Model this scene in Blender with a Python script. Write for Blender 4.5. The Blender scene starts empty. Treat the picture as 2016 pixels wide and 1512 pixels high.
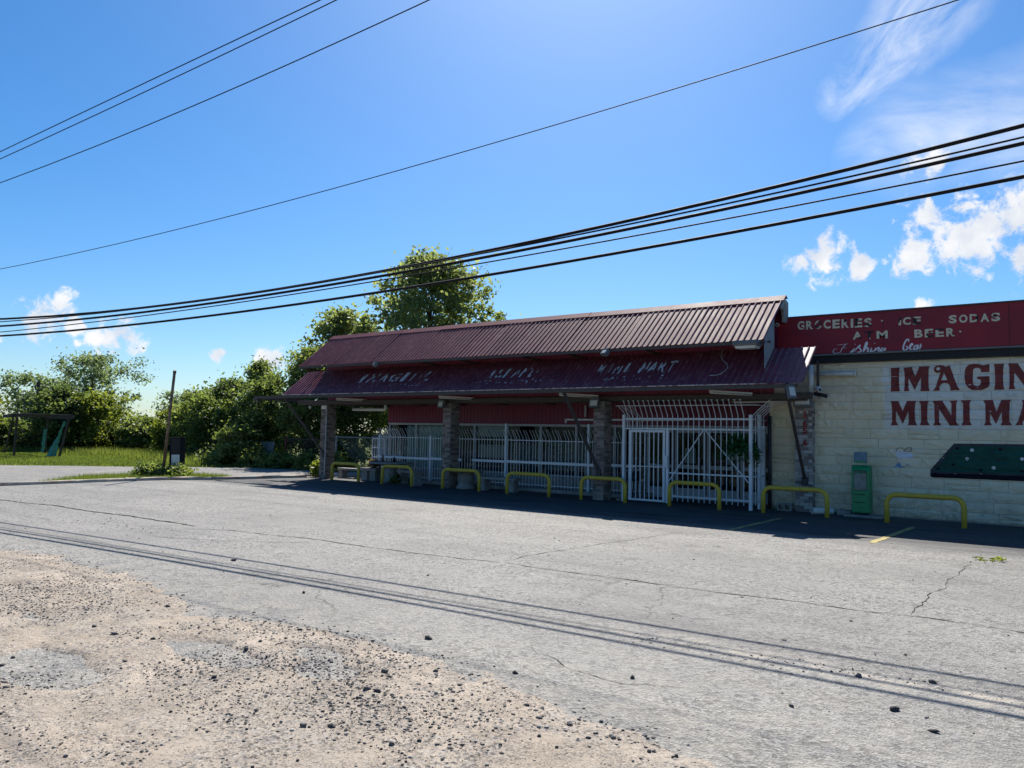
import bpy, bmesh, math, random
import numpy as np
from mathutils import Vector, Matrix
from mathutils.bvhtree import BVHTree

sc = bpy.context.scene
COL = sc.collection
R = math.radians
random.seed(7); rng = np.random.default_rng(7)

# ------------------------------------------------------------------ camera
YAW, PITCH, ROLL, EYE = 36.6, 3.78, 1.15, 1.7
y_, p_, r_ = R(YAW), R(PITCH), R(ROLL)
fwd = Vector((-math.sin(y_)*math.cos(p_), math.cos(y_)*math.cos(p_), math.sin(p_)))
rgt = Vector((math.cos(y_), math.sin(y_), 0)); upv = rgt.cross(fwd)
r2 = rgt*math.cos(r_) + upv*math.sin(r_); u2 = -rgt*math.sin(r_) + upv*math.cos(r_)
cam = bpy.data.objects.new('camera', bpy.data.cameras.new('camera')); COL.objects.link(cam)
cam.matrix_world = Matrix(((r2.x, u2.x, -fwd.x, 0), (r2.y, u2.y, -fwd.y, 0), (r2.z, u2.z, -fwd.z, EYE), (0, 0, 0, 1)))
cam.data.sensor_width = 36; cam.data.lens = 36*1515/2016
cam.data.clip_start = 0.05; cam.data.clip_end = 3000
sc.camera = cam

# ------------------------------------------------------------------ light
SUN_AZ, SUN_EL = 31.0, 46.5            # degrees left of the facade normal (+Y), elevation
sdir = Vector((-math.sin(R(SUN_AZ))*math.cos(R(SUN_EL)), math.cos(R(SUN_AZ))*math.cos(R(SUN_EL)), math.sin(R(SUN_EL))))
sun = bpy.data.objects.new('sun', bpy.data.lights.new('sun', 'SUN')); COL.objects.link(sun)
sun.data.energy = 5.0; sun.data.angle = R(0.53); sun.data.color = (1.0, 0.955, 0.88)
sun.rotation_euler = sdir.to_track_quat('Z', 'Y').to_euler(); sun.location = sdir*60
sc.view_settings.view_transform = 'Standard'; sc.view_settings.look = 'None'
sc.view_settings.exposure = 0.77; sc.view_settings.gamma = 1.0; sc.view_settings.use_curve_mapping = False

world = bpy.data.worlds.new('World'); sc.world = world; world.use_nodes = True
wn, wl = world.node_tree.nodes, world.node_tree.links
for n in list(wn): wn.remove(n)
def N(nodes, typ, **kw):
    n = nodes.new(typ)
    for k, v in kw.items():
        if k.startswith('i_'): n.inputs[k[2:]].default_value = v
        else: setattr(n, k, v)
    return n
sky = N(wn, 'ShaderNodeTexSky', sky_type='NISHITA', sun_disc=False, sun_elevation=R(SUN_EL), sun_rotation=R(-SUN_AZ),
        altitude=0, air_density=1.0, dust_density=0.6, ozone_density=2.8)
bg = N(wn, 'ShaderNodeBackground'); bg.inputs[1].default_value = 0.068
wout = N(wn, 'ShaderNodeOutputWorld')
tc = N(wn, 'ShaderNodeTexCoord')
def wmath(op, a, b=None, c=None, clamp=False):
    n = N(wn, 'ShaderNodeMath', operation=op); n.use_clamp = clamp
    for i, v in enumerate((a, b, c)):
        if v is None: continue
        if isinstance(v, (int, float)): n.inputs[i].default_value = v
        else: wl.new(v, n.inputs[i])
    return n.outputs[0]
def pix_dir(x, y):                      # a direction in the sky given once, stored as a world direction
    v = r2*((x-1008)/1515) + u2*(-(y-756)/1515) + fwd
    return v.normalized()
# puffy cumulus: groups of round lobes given by direction and angular radius
lobes = []
def puff(az, el, r): lobes.append((Vector((math.sin(az)*math.cos(el), math.cos(az)*math.cos(el), math.sin(el))), r))
for x, y, r in [(1625, 510, 62), (1690, 525, 34), (1575, 515, 34), (1820, 430, 55), (1870, 470, 70), (1950, 445, 85), (2010, 430, 90),
                (1920, 495, 60), (1800, 505, 55), (1900, 400, 40), (1820, 318, 45), (100, 620, 55), (120, 600, 40), (70, 632, 45), (140, 640, 34),
                (215, 662, 46), (255, 664, 38), (190, 668, 36), (150, 676, 14), (425, 700, 20), (435, 692, 14), (520, 705, 36), (545, 708, 30),
                (1810, 605, 28), (2080, 470, 110), (-60, 650, 60)]:
    d = pix_dir(x, y); lobes.append((d, r/1515*.92))
rs = random.Random(3)
for k in range(8):                     # the same kind of clouds goes on round the rest of the sky
    az = rs.uniform(R(15), R(275)); el = R(rs.uniform(7, 26)); s = rs.uniform(.03, .06)
    for j in range(2): puff(az+rs.uniform(-.06, .06), el+rs.uniform(-.012, .02), s*rs.uniform(.6, 1.1))
dirv = tc.outputs['Generated']
cum = None
for d, r in lobes:
    dn = N(wn, 'ShaderNodeVectorMath', operation='DISTANCE'); wl.new(dirv, dn.inputs[0]); dn.inputs[1].default_value = d
    v = wmath('MULTIPLY_ADD', dn.outputs['Value'], -1.0/r, 1.0)
    cum = v if cum is None else wmath('MAXIMUM', cum, v)
n1 = N(wn, 'ShaderNodeTexNoise', i_Scale=42.0, i_Detail=9.0, i_Roughness=.66, i_Distortion=.3); wl.new(dirv, n1.inputs['Vector'])
dens = wmath('ADD', wmath('MULTIPLY', cum, .78), wmath('MULTIPLY_ADD', n1.outputs['Fac'], 2.9, -1.56))
dens = wmath('MULTIPLY', dens, wmath('MULTIPLY_ADD', cum, 6.0, .9, clamp=True))
ss = N(wn, 'ShaderNodeMapRange', interpolation_type='SMOOTHSTEP'); ss.inputs[1].default_value = .0; ss.inputs[2].default_value = .58; wl.new(dens, ss.inputs[0])
# cirrus streaks: noise stretched along a streak direction inside soft lobes
def cirrus(chain, p0, p1, su, sv, cut, gain, seed):
    a, b = pix_dir(*p0), pix_dir(*p1); ud = (b-a).normalized(); vd = a.cross(ud).normalized()
    c_ = None
    for (x, y, r) in chain:
        dn = N(wn, 'ShaderNodeVectorMath', operation='DISTANCE'); wl.new(dirv, dn.inputs[0]); dn.inputs[1].default_value = pix_dir(x, y)
        v = wmath('MULTIPLY_ADD', dn.outputs['Value'], -1515.0/r, 1.0, clamp=True); c_ = v if c_ is None else wmath('MAXIMUM', c_, v)
    du = N(wn, 'ShaderNodeVectorMath', operation='DOT_PRODUCT'); wl.new(dirv, du.inputs[0]); du.inputs[1].default_value = ud
    dv = N(wn, 'ShaderNodeVectorMath', operation='DOT_PRODUCT'); wl.new(dirv, dv.inputs[0]); dv.inputs[1].default_value = vd
    cx = N(wn, 'ShaderNodeCombineXYZ'); wl.new(wmath('MULTIPLY', du.outputs['Value'], su), cx.inputs[0]); wl.new(wmath('MULTIPLY', dv.outputs['Value'], sv), cx.inputs[1]); cx.inputs[2].default_value = seed
    nz = N(wn, 'ShaderNodeTexNoise', i_Scale=1.0, i_Detail=8.0, i_Roughness=.62, i_Distortion=.7); wl.new(cx.outputs[0], nz.inputs['Vector'])
    return wmath('MULTIPLY', wmath('MULTIPLY_ADD', nz.outputs['Fac'], 2.8, cut, clamp=True), wmath('MULTIPLY', c_, gain, clamp=True), clamp=True)
cd1 = cirrus([(1850, -20, 90), (1810, 30, 85), (1770, 80, 75), (1735, 125, 65), (1700, 160, 60), (1655, 190, 45)], (1650, 205), (1850, 0), 11.0, 24.0, -.98, 1.6, 1.0)
cd2 = cirrus([(1800, 270, 110), (1900, 250, 110), (2000, 240, 120), (1720, 300, 70), (2080, 220, 130)], (1700, 320), (2016, 250), 5.0, 16.0, -.80, 1.0, 4.0)
cd = wmath('MULTIPLY', wmath('MAXIMUM', cd1, cd2), .72)
# cloud colour: white tops, greyer thick middles
n3 = N(wn, 'ShaderNodeTexNoise', i_Scale=26.0, i_Detail=5.0); wl.new(dirv, n3.inputs['Vector'])
cr = N(wn, 'ShaderNodeMix', data_type='RGBA'); cr.inputs[6].default_value = (6.2, 6.7, 7.6, 1); cr.inputs[7].default_value = (8.8, 8.8, 8.9, 1)
wl.new(wmath('MULTIPLY_ADD', n3.outputs['Fac'], 3.2, -1.05, clamp=True), cr.inputs[0])
m1 = N(wn, 'ShaderNodeMix', data_type='RGBA'); wl.new(cd, m1.inputs[0]); hsv = N(wn, 'ShaderNodeHueSaturation'); hsv.inputs['Saturation'].default_value = 1.24; wb_ = N(wn, 'ShaderNodeMix', data_type='RGBA', blend_type='MULTIPLY'); wb_.inputs[0].default_value = 1.0; wb_.inputs[7].default_value = (.80, .945, 1.10, 1); wl.new(sky.outputs[0], wb_.inputs[6]); wl.new(wb_.outputs[2], hsv.inputs['Color']); wl.new(hsv.outputs[0], m1.inputs[6]); m1.inputs[7].default_value = (8.6, 9.0, 9.6, 1)
m2 = N(wn, 'ShaderNodeMix', data_type='RGBA'); wl.new(ss.outputs[0], m2.inputs[0]); wl.new(m1.outputs[2], m2.inputs[6]); wl.new(cr.outputs[2], m2.inputs[7])
wl.new(m2.outputs[2], bg.inputs[0]); wl.new(bg.outputs[0], wout.inputs[0])
world.cycles.sampling_method = 'MANUAL'; world.cycles.sample_map_resolution = 256
sc.cycles.max_bounces = 5; sc.cycles.transparent_max_bounces = 10
sc.cycles.use_denoising = True

# ------------------------------------------------------------------ materials
MATS = {}
def mat(name, col, rough=.7, spec=.35, metal=0.0, var=.18, vscale=6.0, bump=0.0, bscale=40.0, alt=None, altscale=1.5, altcut=(.45, .6), coat=0.0, streak=0.0, objvar=0.0):
    """procedural paint/stone/metal: two scales of colour variation, optional second colour in patches, fine relief"""
    if name in MATS: return MATS[name]
    m = bpy.data.materials.new(name); m.use_nodes = True
    nt = m.node_tree; nn, nl = nt.nodes, nt.links
    b = nn['Principled BSDF']; b.inputs['Roughness'].default_value = rough; b.inputs['Metallic'].default_value = metal
    b.inputs['Specular IOR Level'].default_value = spec
    if coat: b.inputs['Coat Weight'].default_value = coat
    g = N(nn, 'ShaderNodeNewGeometry')
    n = N(nn, 'ShaderNodeTexNoise', i_Scale=vscale, i_Detail=6.0, i_Roughness=.65); nl.new(g.outputs['Position'], n.inputs['Vector'])
    mx = N(nn, 'ShaderNodeMix', data_type='RGBA')
    mx.inputs[6].default_value = tuple(c*(1-var) for c in col)+(1,); mx.inputs[7].default_value = tuple(min(1, c*(1+var)) for c in col)+(1,)
    mr = N(nn, 'ShaderNodeMapRange'); mr.inputs[1].default_value = .3; mr.inputs[2].default_value = .7; nl.new(n.outputs['Fac'], mr.inputs[0]); nl.new(mr.outputs[0], mx.inputs[0])
    out = mx.outputs[2]
    if alt:
        n2 = N(nn, 'ShaderNodeTexNoise', i_Scale=altscale, i_Detail=7.0, i_Roughness=.7)
        if streak:
            mp = N(nn, 'ShaderNodeMapping'); mp.inputs['Scale'].default_value = (1, 1, streak); nl.new(g.outputs['Position'], mp.inputs[0]); nl.new(mp.outputs[0], n2.inputs['Vector'])
        else: nl.new(g.outputs['Position'], n2.inputs['Vector'])
        r = N(nn, 'ShaderNodeMapRange'); r.inputs[1].default_value = altcut[0]; r.inputs[2].default_value = altcut[1]; nl.new(n2.outputs['Fac'], r.inputs[0])
        m2 = N(nn, 'ShaderNodeMix', data_type='RGBA'); nl.new(r.outputs[0], m2.inputs[0]); nl.new(out, m2.inputs[6]); m2.inputs[7].default_value = tuple(alt)+(1,)
        out = m2.outputs[2]
    if objvar:
        oi = N(nn, 'ShaderNodeObjectInfo'); ov = N(nn, 'ShaderNodeMapRange'); ov.inputs[3].default_value = 1-objvar; ov.inputs[4].default_value = 1+objvar; nl.new(oi.outputs['Random'], ov.inputs[0])
        mo = N(nn, 'ShaderNodeVectorMath', operation='SCALE'); nl.new(out, mo.inputs[0]); nl.new(ov.outputs[0], mo.inputs['Scale']); out = mo.outputs[0]
    nl.new(out, b.inputs['Base Color'])
    rv = N(nn, 'ShaderNodeMath', operation='MULTIPLY_ADD'); rv.inputs[1].default_value = .25; rv.inputs[2].default_value = max(.02, rough-.12); nl.new(n.outputs['Fac'], rv.inputs[0]); nl.new(rv.outputs[0], b.inputs['Roughness'])
    if bump:
        nb = N(nn, 'ShaderNodeTexNoise', i_Scale=bscale, i_Detail=5.0); nl.new(g.outputs['Position'], nb.inputs['Vector'])
        bp = N(nn, 'ShaderNodeBump'); bp.inputs['Strength'].default_value = bump; bp.inputs['Distance'].default_value = .02; nl.new(nb.outputs['Fac'], bp.inputs['Height']); nl.new(bp.outputs[0], b.inputs['Normal'])
    MATS[name] = m
    return m

def leaf_mat(name, c1, c2, trans=.5):
    m = bpy.data.materials.new(name); m.use_nodes = True
    nn, nl = m.node_tree.nodes, m.node_tree.links
    for n in list(nn): nn.remove(n)
    at = N(nn, 'ShaderNodeAttribute', attribute_name='tone')
    mx = N(nn, 'ShaderNodeMix', data_type='RGBA'); mx.inputs[6].default_value = tuple(c1)+(1,); mx.inputs[7].default_value = tuple(c2)+(1,); nl.new(at.outputs['Fac'], mx.inputs[0])
    df = N(nn, 'ShaderNodeBsdfPrincipled'); df.inputs['Roughness'].default_value = .5; df.inputs['Specular IOR Level'].default_value = .3; nl.new(mx.outputs[2], df.inputs['Base Color'])
    tr = N(nn, 'ShaderNodeBsdfTranslucent')
    hs = N(nn, 'ShaderNodeMix', data_type='RGBA', blend_type='MULTIPLY'); hs.inputs[0].default_value = 1.0; hs.inputs[7].default_value = (1.6, 1.65, .85, 1); nl.new(mx.outputs[2], hs.inputs[6]); nl.new(hs.outputs[2], tr.inputs[0])
    ms = N(nn, 'ShaderNodeMixShader'); ms.inputs[0].default_value = trans
    o = N(nn, 'ShaderNodeOutputMaterial'); nl.new(df.outputs[0], ms.inputs[1]); nl.new(tr.outputs[0], ms.inputs[2]); nl.new(ms.outputs[0], o.inputs[0])
    return m

def ground_mat(name, build):
    m = bpy.data.materials.new(name); m.use_nodes = True
    nn, nl = m.node_tree.nodes, m.node_tree.links
    b = nn['Principled BSDF']; g = N(nn, 'ShaderNodeNewGeometry')
    class H: pass
    h = H(); h.nn, h.nl, h.b, h.pos = nn, nl, b, g.outputs['Position']
    def noise(scale, detail=6, rough=.6, dist=0.0, sc=None):
        n = N(nn, 'ShaderNodeTexNoise', i_Scale=scale, i_Detail=float(detail), i_Roughness=rough, i_Distortion=dist)
        if sc:
            mp = N(nn, 'ShaderNodeMapping'); mp.inputs['Scale'].default_value = sc; nl.new(h.pos, mp.inputs[0]); nl.new(mp.outputs[0], n.inputs['Vector'])
        else: nl.new(h.pos, n.inputs['Vector'])
        return n.outputs['Fac']
    def voro(scale, feature='F1'):
        n = N(nn, 'ShaderNodeTexVoronoi', feature=feature, i_Scale=scale); nl.new(h.pos, n.inputs['Vector']); return n
    def ramp(v, a, bb, lo=0.0, hi=1.0, smooth=False):
        n = N(nn, 'ShaderNodeMapRange'); n.inputs[1].default_value = a; n.inputs[2].default_value = bb; n.inputs[3].default_value = lo; n.inputs[4].default_value = hi
        if smooth: n.interpolation_type = 'SMOOTHSTEP'
        nl.new(v, n.inputs[0]); return n.outputs[0]
    def mix(f, a, c, mode='MIX'):
        n = N(nn, 'ShaderNodeMix', data_type='RGBA', blend_type=mode)
        for i, v in ((0, f), (6, a), (7, c)):
            if isinstance(v, (int, float)): n.inputs[i].default_value = v
            elif isinstance(v, tuple): n.inputs[i].default_value = v+(1,)
            else: nl.new(v, n.inputs[i])
        return n.outputs[2]
    def math_(op, a, c, clamp=False):
        n = N(nn, 'ShaderNodeMath', operation=op); n.use_clamp = clamp
        for i, v in ((0, a), (1, c)):
            if isinstance(v, (int, float)): n.inputs[i].default_value = v
            else: nl.new(v, n.inputs[i])
        return n.outputs[0]
    def bump(hh, strength, dist=.01):
        n = N(nn, 'ShaderNodeBump'); n.inputs['Strength'].default_value = strength; n.inputs['Distance'].default_value = dist; nl.new(hh, n.inputs['Height']); nl.new(n.outputs[0], b.inputs['Normal'])
    def axis(i):
        n = N(nn, 'ShaderNodeSeparateXYZ'); nl.new(h.pos, n.inputs[0]); return n.outputs[i]
    h.noise, h.voro, h.ramp, h.mix, h.math, h.bump, h.axis = noise, voro, ramp, mix, math_, bump, axis
    h.color = lambda c: nl.new(c, b.inputs['Base Color'])
    build(h)
    return m

def asphalt_build(h):
    v = h.voro(62.0); c = N(h.nn, 'ShaderNodeSeparateColor'); h.nl.new(v.outputs['Color'], c.inputs[0])
    v2 = h.voro(24.0); c2 = N(h.nn, 'ShaderNodeSeparateColor'); h.nl.new(v2.outputs['Color'], c2.inputs[0])
    agg = h.mix(h.ramp(c.outputs[0], 0, 1), (.064, .060, .055), (.39, .372, .338))
    agg = h.mix(h.ramp(c2.outputs[1], .70, .95, 0, .7), agg, (.31, .30, .285))
    agg = h.mix(h.ramp(c2.outputs[0], .80, .95, 0, .75), agg, (.035, .034, .034))
    fine = h.noise(160.0, 3)
    agg = h.mix(h.ramp(fine, .35, .65, 0, .35), agg, (.165, .16, .15))
    big = h.noise(.35, 6, .62); mid = h.noise(2.2, 6, .65)
    col = h.mix(h.ramp(big, .40, .62, 0, .55), agg, (.135, .130, .124))
    dust = h.math('MULTIPLY', h.ramp(mid, .42, .72), h.ramp(h.noise(.5, 4), .35, .65))
    col = h.mix(h.math('MULTIPLY', dust, .40), col, (.33, .31, .275))
    blot = h.ramp(h.noise(7.0, 5, .7), .60, .72, 0, .35); col = h.mix(blot, col, (.085, .083, .08))
    # tyre-polished bands and a little crazing
    trk = h.noise(1.0, 5, .6, sc=(.12, 1.3, 1)); col = h.mix(h.ramp(trk, .50, .62, 0, .30), col, (.24, .232, .215)); col = h.mix(h.ramp(trk, .46, .36, 0, .30), col, (.085, .083, .08))
    wv = N(h.nn, 'ShaderNodeVectorMath', operation='MULTIPLY_ADD'); nzv = N(h.nn, 'ShaderNodeTexNoise', i_Scale=1.8, i_Detail=5.0); h.nl.new(h.pos, nzv.inputs['Vector']); h.nl.new(nzv.outputs['Color'], wv.inputs[0]); wv.inputs[1].default_value = (.9, .9, 0); h.nl.new(h.pos, wv.inputs[2])
    ve = N(h.nn, 'ShaderNodeTexVoronoi', feature='DISTANCE_TO_EDGE', i_Scale=.8); h.nl.new(wv.outputs[0], ve.inputs['Vector'])
    crz = h.math('MULTIPLY', h.ramp(ve.outputs['Distance'], .012, .003), h.ramp(h.noise(.33, 3), .52, .62)); col = h.mix(h.math('MULTIPLY', crz, .75), col, (.03, .03, .03))
    stn = h.math('MULTIPLY', h.ramp(h.noise(1.1, 3, .5), .60, .72), h.ramp(h.axis(1), 8.0, 11.0)); col = h.mix(h.math('MULTIPLY', stn, .45), col, (.06, .058, .056))
    # sand tracked in along the dirt shoulder
    edge = h.ramp(h.axis(1), 6.6, 4.0); near = h.math('MULTIPLY', edge, h.ramp(h.noise(3.2, 7, .7), .42, .70))
    col = h.mix(h.math('MULTIPLY', near, .6), col, (.38, .345, .285))
    # sand drift lying under the wires
    dy = h.math('ABSOLUTE', h.math('SUBTRACT', h.axis(1), 6.15), 0)
    dr = h.math('MULTIPLY', h.ramp(dy, .28, .05), h.math('MULTIPLY', h.ramp(h.axis(0), -4.2, -1.8), h.ramp(h.noise(4.0, 6, .7), .45, .6)))
    col = h.mix(h.math('MULTIPLY', dr, .75), col, (.42, .37, .30))
    # darker strip with tyre and oil stains in front of the building
    dark_strip = h.math('MULTIPLY', h.ramp(h.math('ADD', h.axis(1), h.math('MULTIPLY', mid, 1.2)), 14.4, 15.6), .80)
    col = h.mix(dark_strip, col, (.042, .043, .046))
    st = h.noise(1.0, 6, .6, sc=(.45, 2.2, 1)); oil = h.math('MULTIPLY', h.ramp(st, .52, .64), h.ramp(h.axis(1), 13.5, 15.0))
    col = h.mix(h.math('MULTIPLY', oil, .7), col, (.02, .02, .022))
    h.color(col); h.b.inputs['Roughness'].default_value = .8; h.b.inputs['Specular IOR Level'].default_value = .3
    h.bump(h.math('ADD', h.math('ADD', v.outputs['Distance'], h.math('MULTIPLY', v2.outputs['Distance'], .8)), h.math('MULTIPLY', fine, .4)), .8, .010)
def dirt_build(h):
    mid = h.noise(1.6, 7, .65); fine = h.noise(28.0, 6, .7); big = h.noise(.6, 4)
    col = h.mix(h.ramp(mid, .3, .7), (.30, .245, .19), (.485, .41, .33))
    col = h.mix(h.ramp(big, .4, .7, 0, .5), col, (.34, .30, .25))
    col = h.mix(h.ramp(h.noise(6.0, 7, .75, sc=(.5, 1.4, 1)), .52, .68, 0, .55), col, (.20, .165, .13))
    v = h.voro(55.0); c = N(h.nn, 'ShaderNodeSeparateColor'); h.nl.new(v.outputs['Color'], c.inputs[0])
    peb = h.math('MULTIPLY', h.ramp(c.outputs[0], .50, .60), h.ramp(h.noise(2.4, 5, .65), .40, .56))
    pc = h.mix(c.outputs[1], (.06, .055, .052), (.42, .385, .345))
    col = h.mix(h.math('MULTIPLY', peb, .9), col, pc)
    v2 = h.voro(130.0); c2 = N(h.nn, 'ShaderNodeSeparateColor'); h.nl.new(v2.outputs['Color'], c2.inputs[0])
    col = h.mix(h.math('MULTIPLY', h.ramp(c2.outputs[0], .66, .8), h.ramp(h.noise(4.0, 5), .35, .6, .15, .8)), col, (.095, .078, .065))
    h.color(col); h.b.inputs['Roughness'].default_value = .92; h.b.inputs['Specular IOR Level'].default_value = .15
    h.bump(h.math('ADD', h.math('MULTIPLY', fine, .7), h.math('MULTIPLY', peb, .8)), .9, .02)
def gravelroad_build(h):
    v = h.voro(40.0); c = N(h.nn, 'ShaderNodeSeparateColor'); h.nl.new(v.outputs['Color'], c.inputs[0])
    mid = h.noise(.8, 6, .65)
    col = h.mix(c.outputs[0], (.11, .108, .105), (.27, .26, .245))
    col = h.mix(h.ramp(mid, .45, .7, 0, .6), col, (.30, .265, .22))
    h.color(col); h.b.inputs['Roughness'].default_value = .9; h.b.inputs['Specular IOR Level'].default_value = .2
    h.bump(v.outputs['Distance'], .5, .01)
def field_build(h):
    mid = h.noise(.7, 6, .65); fine = h.noise(9.0, 6, .7)
    col = h.mix(h.ramp(fine, .3, .7), (.055, .075, .018), (.13, .155, .04))
    col = h.mix(h.ramp(mid, .45, .75, 0, .6), col, (.17, .15, .07))
    h.color(col); h.b.inputs['Roughness'].default_value = .95; h.b.inputs['Specular IOR Level'].default_value = .1
    h.bump(fine, .8, .06)
def stone_build(h):
    x, z = h.axis(0), h.axis(2)
    n = h.noise(1.4, 6, .65); f = h.noise(16.0, 6, .65)
    col = h.mix(h.ramp(n, .35, .7), (.71, .61, .41), (.80, .715, .53))
    col = h.mix(h.math('MULTIPLY', h.ramp(h.math('ADD', x, n), -4.4, -5.6), .55), col, (.56, .455, .275))
    # whiter paint rolled on behind the lettering
    wb = h.math('MULTIPLY', h.ramp(h.math('ADD', x, h.math('MULTIPLY', n, .18)), -3.62, -3.55), h.math('MULTIPLY', h.ramp(h.math('ADD', z, h.math('MULTIPLY', n, .12)), 2.04, 2.09), h.ramp(h.math('ADD', z, h.math('MULTIPLY', n, .12)), 3.58, 3.53)))
    col = h.mix(h.math('MULTIPLY', wb, .6), col, (.70, .72, .73))
    oi = N(h.nn, 'ShaderNodeObjectInfo'); col = h.mix(h.ramp(oi.outputs['Random'], 0, 1, 0, .28), col, (.47, .42, .31))
    # rain streaks and splash dirt
    st = h.noise(1.0, 7, .7, sc=(5.0, 5.0, .7))
    col = h.mix(h.ramp(st, .58, .78, 0, .45), col, (.36, .31, .23))
    low = h.math('MULTIPLY', h.ramp(z, .75, .02), h.ramp(h.noise(5.0, 6, .7), .35, .62))
    col = h.mix(h.math('MULTIPLY', low, .6), col, (.20, .19, .16))
    col = h.mix(h.ramp(f, .62, .8, 0, .35), col, (.42, .37, .27))
    h.color(col); h.b.inputs['Roughness'].default_value = .72; h.b.inputs['Specular IOR Level'].default_value = .3
    h.bump(h.math('ADD', f, h.math('MULTIPLY', h.noise(60.0, 4), .4)), .55, .02)

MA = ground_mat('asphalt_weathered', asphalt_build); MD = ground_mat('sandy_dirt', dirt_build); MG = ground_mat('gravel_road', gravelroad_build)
MF = ground_mat('field_soil_grass', field_build); MS = ground_mat('cream_painted_stone', stone_build)
m_red = mat('maroon_metal', (.15, .028, .040), .6, .2, var=.22, vscale=2.0, alt=(.22, .09, .085), altscale=5.0, altcut=(.6, .8), streak=.25)
m_rib = mat('maroon_roof_rib', (.15, .045, .050), .36, .42, var=.2, vscale=3.0, alt=(.26, .16, .15), altscale=6.0, altcut=(.5, .74), objvar=.04)
m_awn = mat('maroon_awning_metal', (.150, .032, .052), .42, .4, var=.25, vscale=1.5, alt=(.20, .10, .095), altscale=3.0, altcut=(.54, .74), objvar=.05)
m_roof = mat('maroon_roof_metal', (.135, .030, .040), .58, .10, var=.25, vscale=1.5, alt=(.20, .10, .095), altscale=3.0, altcut=(.54, .74), objvar=.05)
m_siding = mat('red_siding', (.165, .012, .040), .5, .45, var=.18, vscale=2.5)
m_trim = mat('brown_steel', (.060, .048, .044), .6, .4, var=.3, vscale=8, alt=(.10, .055, .035), altscale=4, altcut=(.55, .7))
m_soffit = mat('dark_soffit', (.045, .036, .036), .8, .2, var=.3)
m_white = mat('white_painted_steel', (.66, .69, .72), .45, .45, var=.08, vscale=5, alt=(.50, .44, .38), altscale=9, altcut=(.64, .78))
m_frame = mat('grey_white_frame', (.38, .39, .40), .5, .4, var=.12)
m_pvc = mat('white_pvc', (.68, .67, .62), .45, .4, var=.1, alt=(.45, .42, .36), altscale=6, altcut=(.55, .8))
m_yel = mat('yellow_bollard_paint', (.55, .385, .05), .55, .3, var=.14, vscale=7, alt=(.20, .13, .05), altscale=14, altcut=(.62, .74), bump=.15, bscale=30)
m_brick = mat('brown_brick', (.30, .235, .195), .85, .2, var=.35, vscale=9, alt=(.13, .10, .09), altscale=3.2, altcut=(.53, .62), bump=.5, bscale=60)
m_mortar = mat('mortar', (.25, .235, .215), .95, .1, var=.2, vscale=14, bump=.4, bscale=70)
m_brickw = mat('whitewashed_brick', (.42, .39, .36), .85, .2, var=.3, vscale=9, alt=(.14, .105, .10), altscale=3.4, altcut=(.50, .62), bump=.5, bscale=60)
m_conc = mat('old_concrete', (.27, .26, .24), .88, .2, var=.28, vscale=4, alt=(.19, .18, .165), altscale=5, altcut=(.52, .72), bump=.5, bscale=45)
m_curb = mat('curb_concrete', (.44, .395, .33), .88, .2, var=.25, vscale=5, alt=(.34, .21, .15), altscale=1.2, altcut=(.48, .62), bump=.5, bscale=40)
m_signred = mat('sign_red', (.255, .018, .030), .55, .3, var=.2, vscale=1.5, alt=(.17, .018, .030), altscale=.7, altcut=(.45, .7))
m_cream = mat('faded_cream_vinyl', (.60, .53, .38), .6, .35, var=.14, vscale=9)
m_black = mat('black_backing', (.018, .017, .020), .6, .3, var=.3)
m_whitep = mat('white_brush_paint', (.66, .66, .68), .6, .3, var=.15, vscale=12, alt=(.36, .20, .20), altscale=16, altcut=(.6, .72))
m_letter = mat('red_wall_paint', (.185, .036, .032), .65, .3, var=.28, vscale=7, alt=(.30, .13, .09), altscale=8, altcut=(.6, .75), bump=.4, bscale=30)
m_faded = mat('peeling_white_vinyl', (.56, .57, .58), .6, .3, var=.15, vscale=12)
m_dark = mat('dark_metal', (.03, .03, .033), .5, .4, var=.3)
m_lamp = mat('grey_lamp_housing', (.12, .125, .125), .5, .45, var=.2)
m_lens = mat('frosted_lamp_lens', (.55, .55, .50), .3, .5, var=.08)
m_green = mat('green_plastic', (.006, .235, .08), .38, .5, var=.15, vscale=5, alt=(.02, .20, .08), altscale=4, altcut=(.55, .75))
m_teal = mat('teal_tarp', (.06, .25, .21), .6, .3, var=.3, vscale=5, alt=(.26, .50, .44), altscale=7, altcut=(.55, .7))
m_wood = mat('weathered_wood', (.21, .165, .125), .85, .2, var=.35, vscale=5, bump=.4, bscale=25)
m_woodd = mat('dark_wood', (.075, .06, .05), .85, .2, var=.35, vscale=5)
m_bark = mat('tree_bark', (.085, .07, .055), .95, .1, var=.35, vscale=8, bump=.6, bscale=20)
m_cable = mat('black_cable_sheath', (.014, .014, .016), .7, .12, var=.3)
m_galv = mat('galvanised_sheet', (.30, .32, .33), .5, .4, metal=.3, var=.2, vscale=4)
m_crack = mat('crack_fill', (.016, .015, .015), .95, .1, var=.3)
m_yline = mat('worn_yellow_line', (.50, .40, .12), .8, .2, var=.2, vscale=9, alt=(.15, .14, .12), altscale=9, altcut=(.46, .58))
m_felt = mat('green_felt_paint', (.010, .070, .052), .7, .25, var=.22, vscale=5)
m_rail = mat('dark_rail_paint', (.045, .045, .058), .7, .25, var=.3, vscale=7)
m_dkblue = mat('near_black_paint', (.010, .010, .018), .75, .12, var=.3)
m_blue = mat('blue_paint', (.10, .22, .46), .7, .25, var=.3, vscale=14, alt=(.45, .50, .55), altscale=12, altcut=(.5, .6))
m_brownp = mat('brown_brush_paint', (.16, .10, .07), .7, .25, var=.4, vscale=16)
m_palep = mat('pale_cover_paint', (.66, .68, .74), .7, .25, var=.06)
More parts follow.
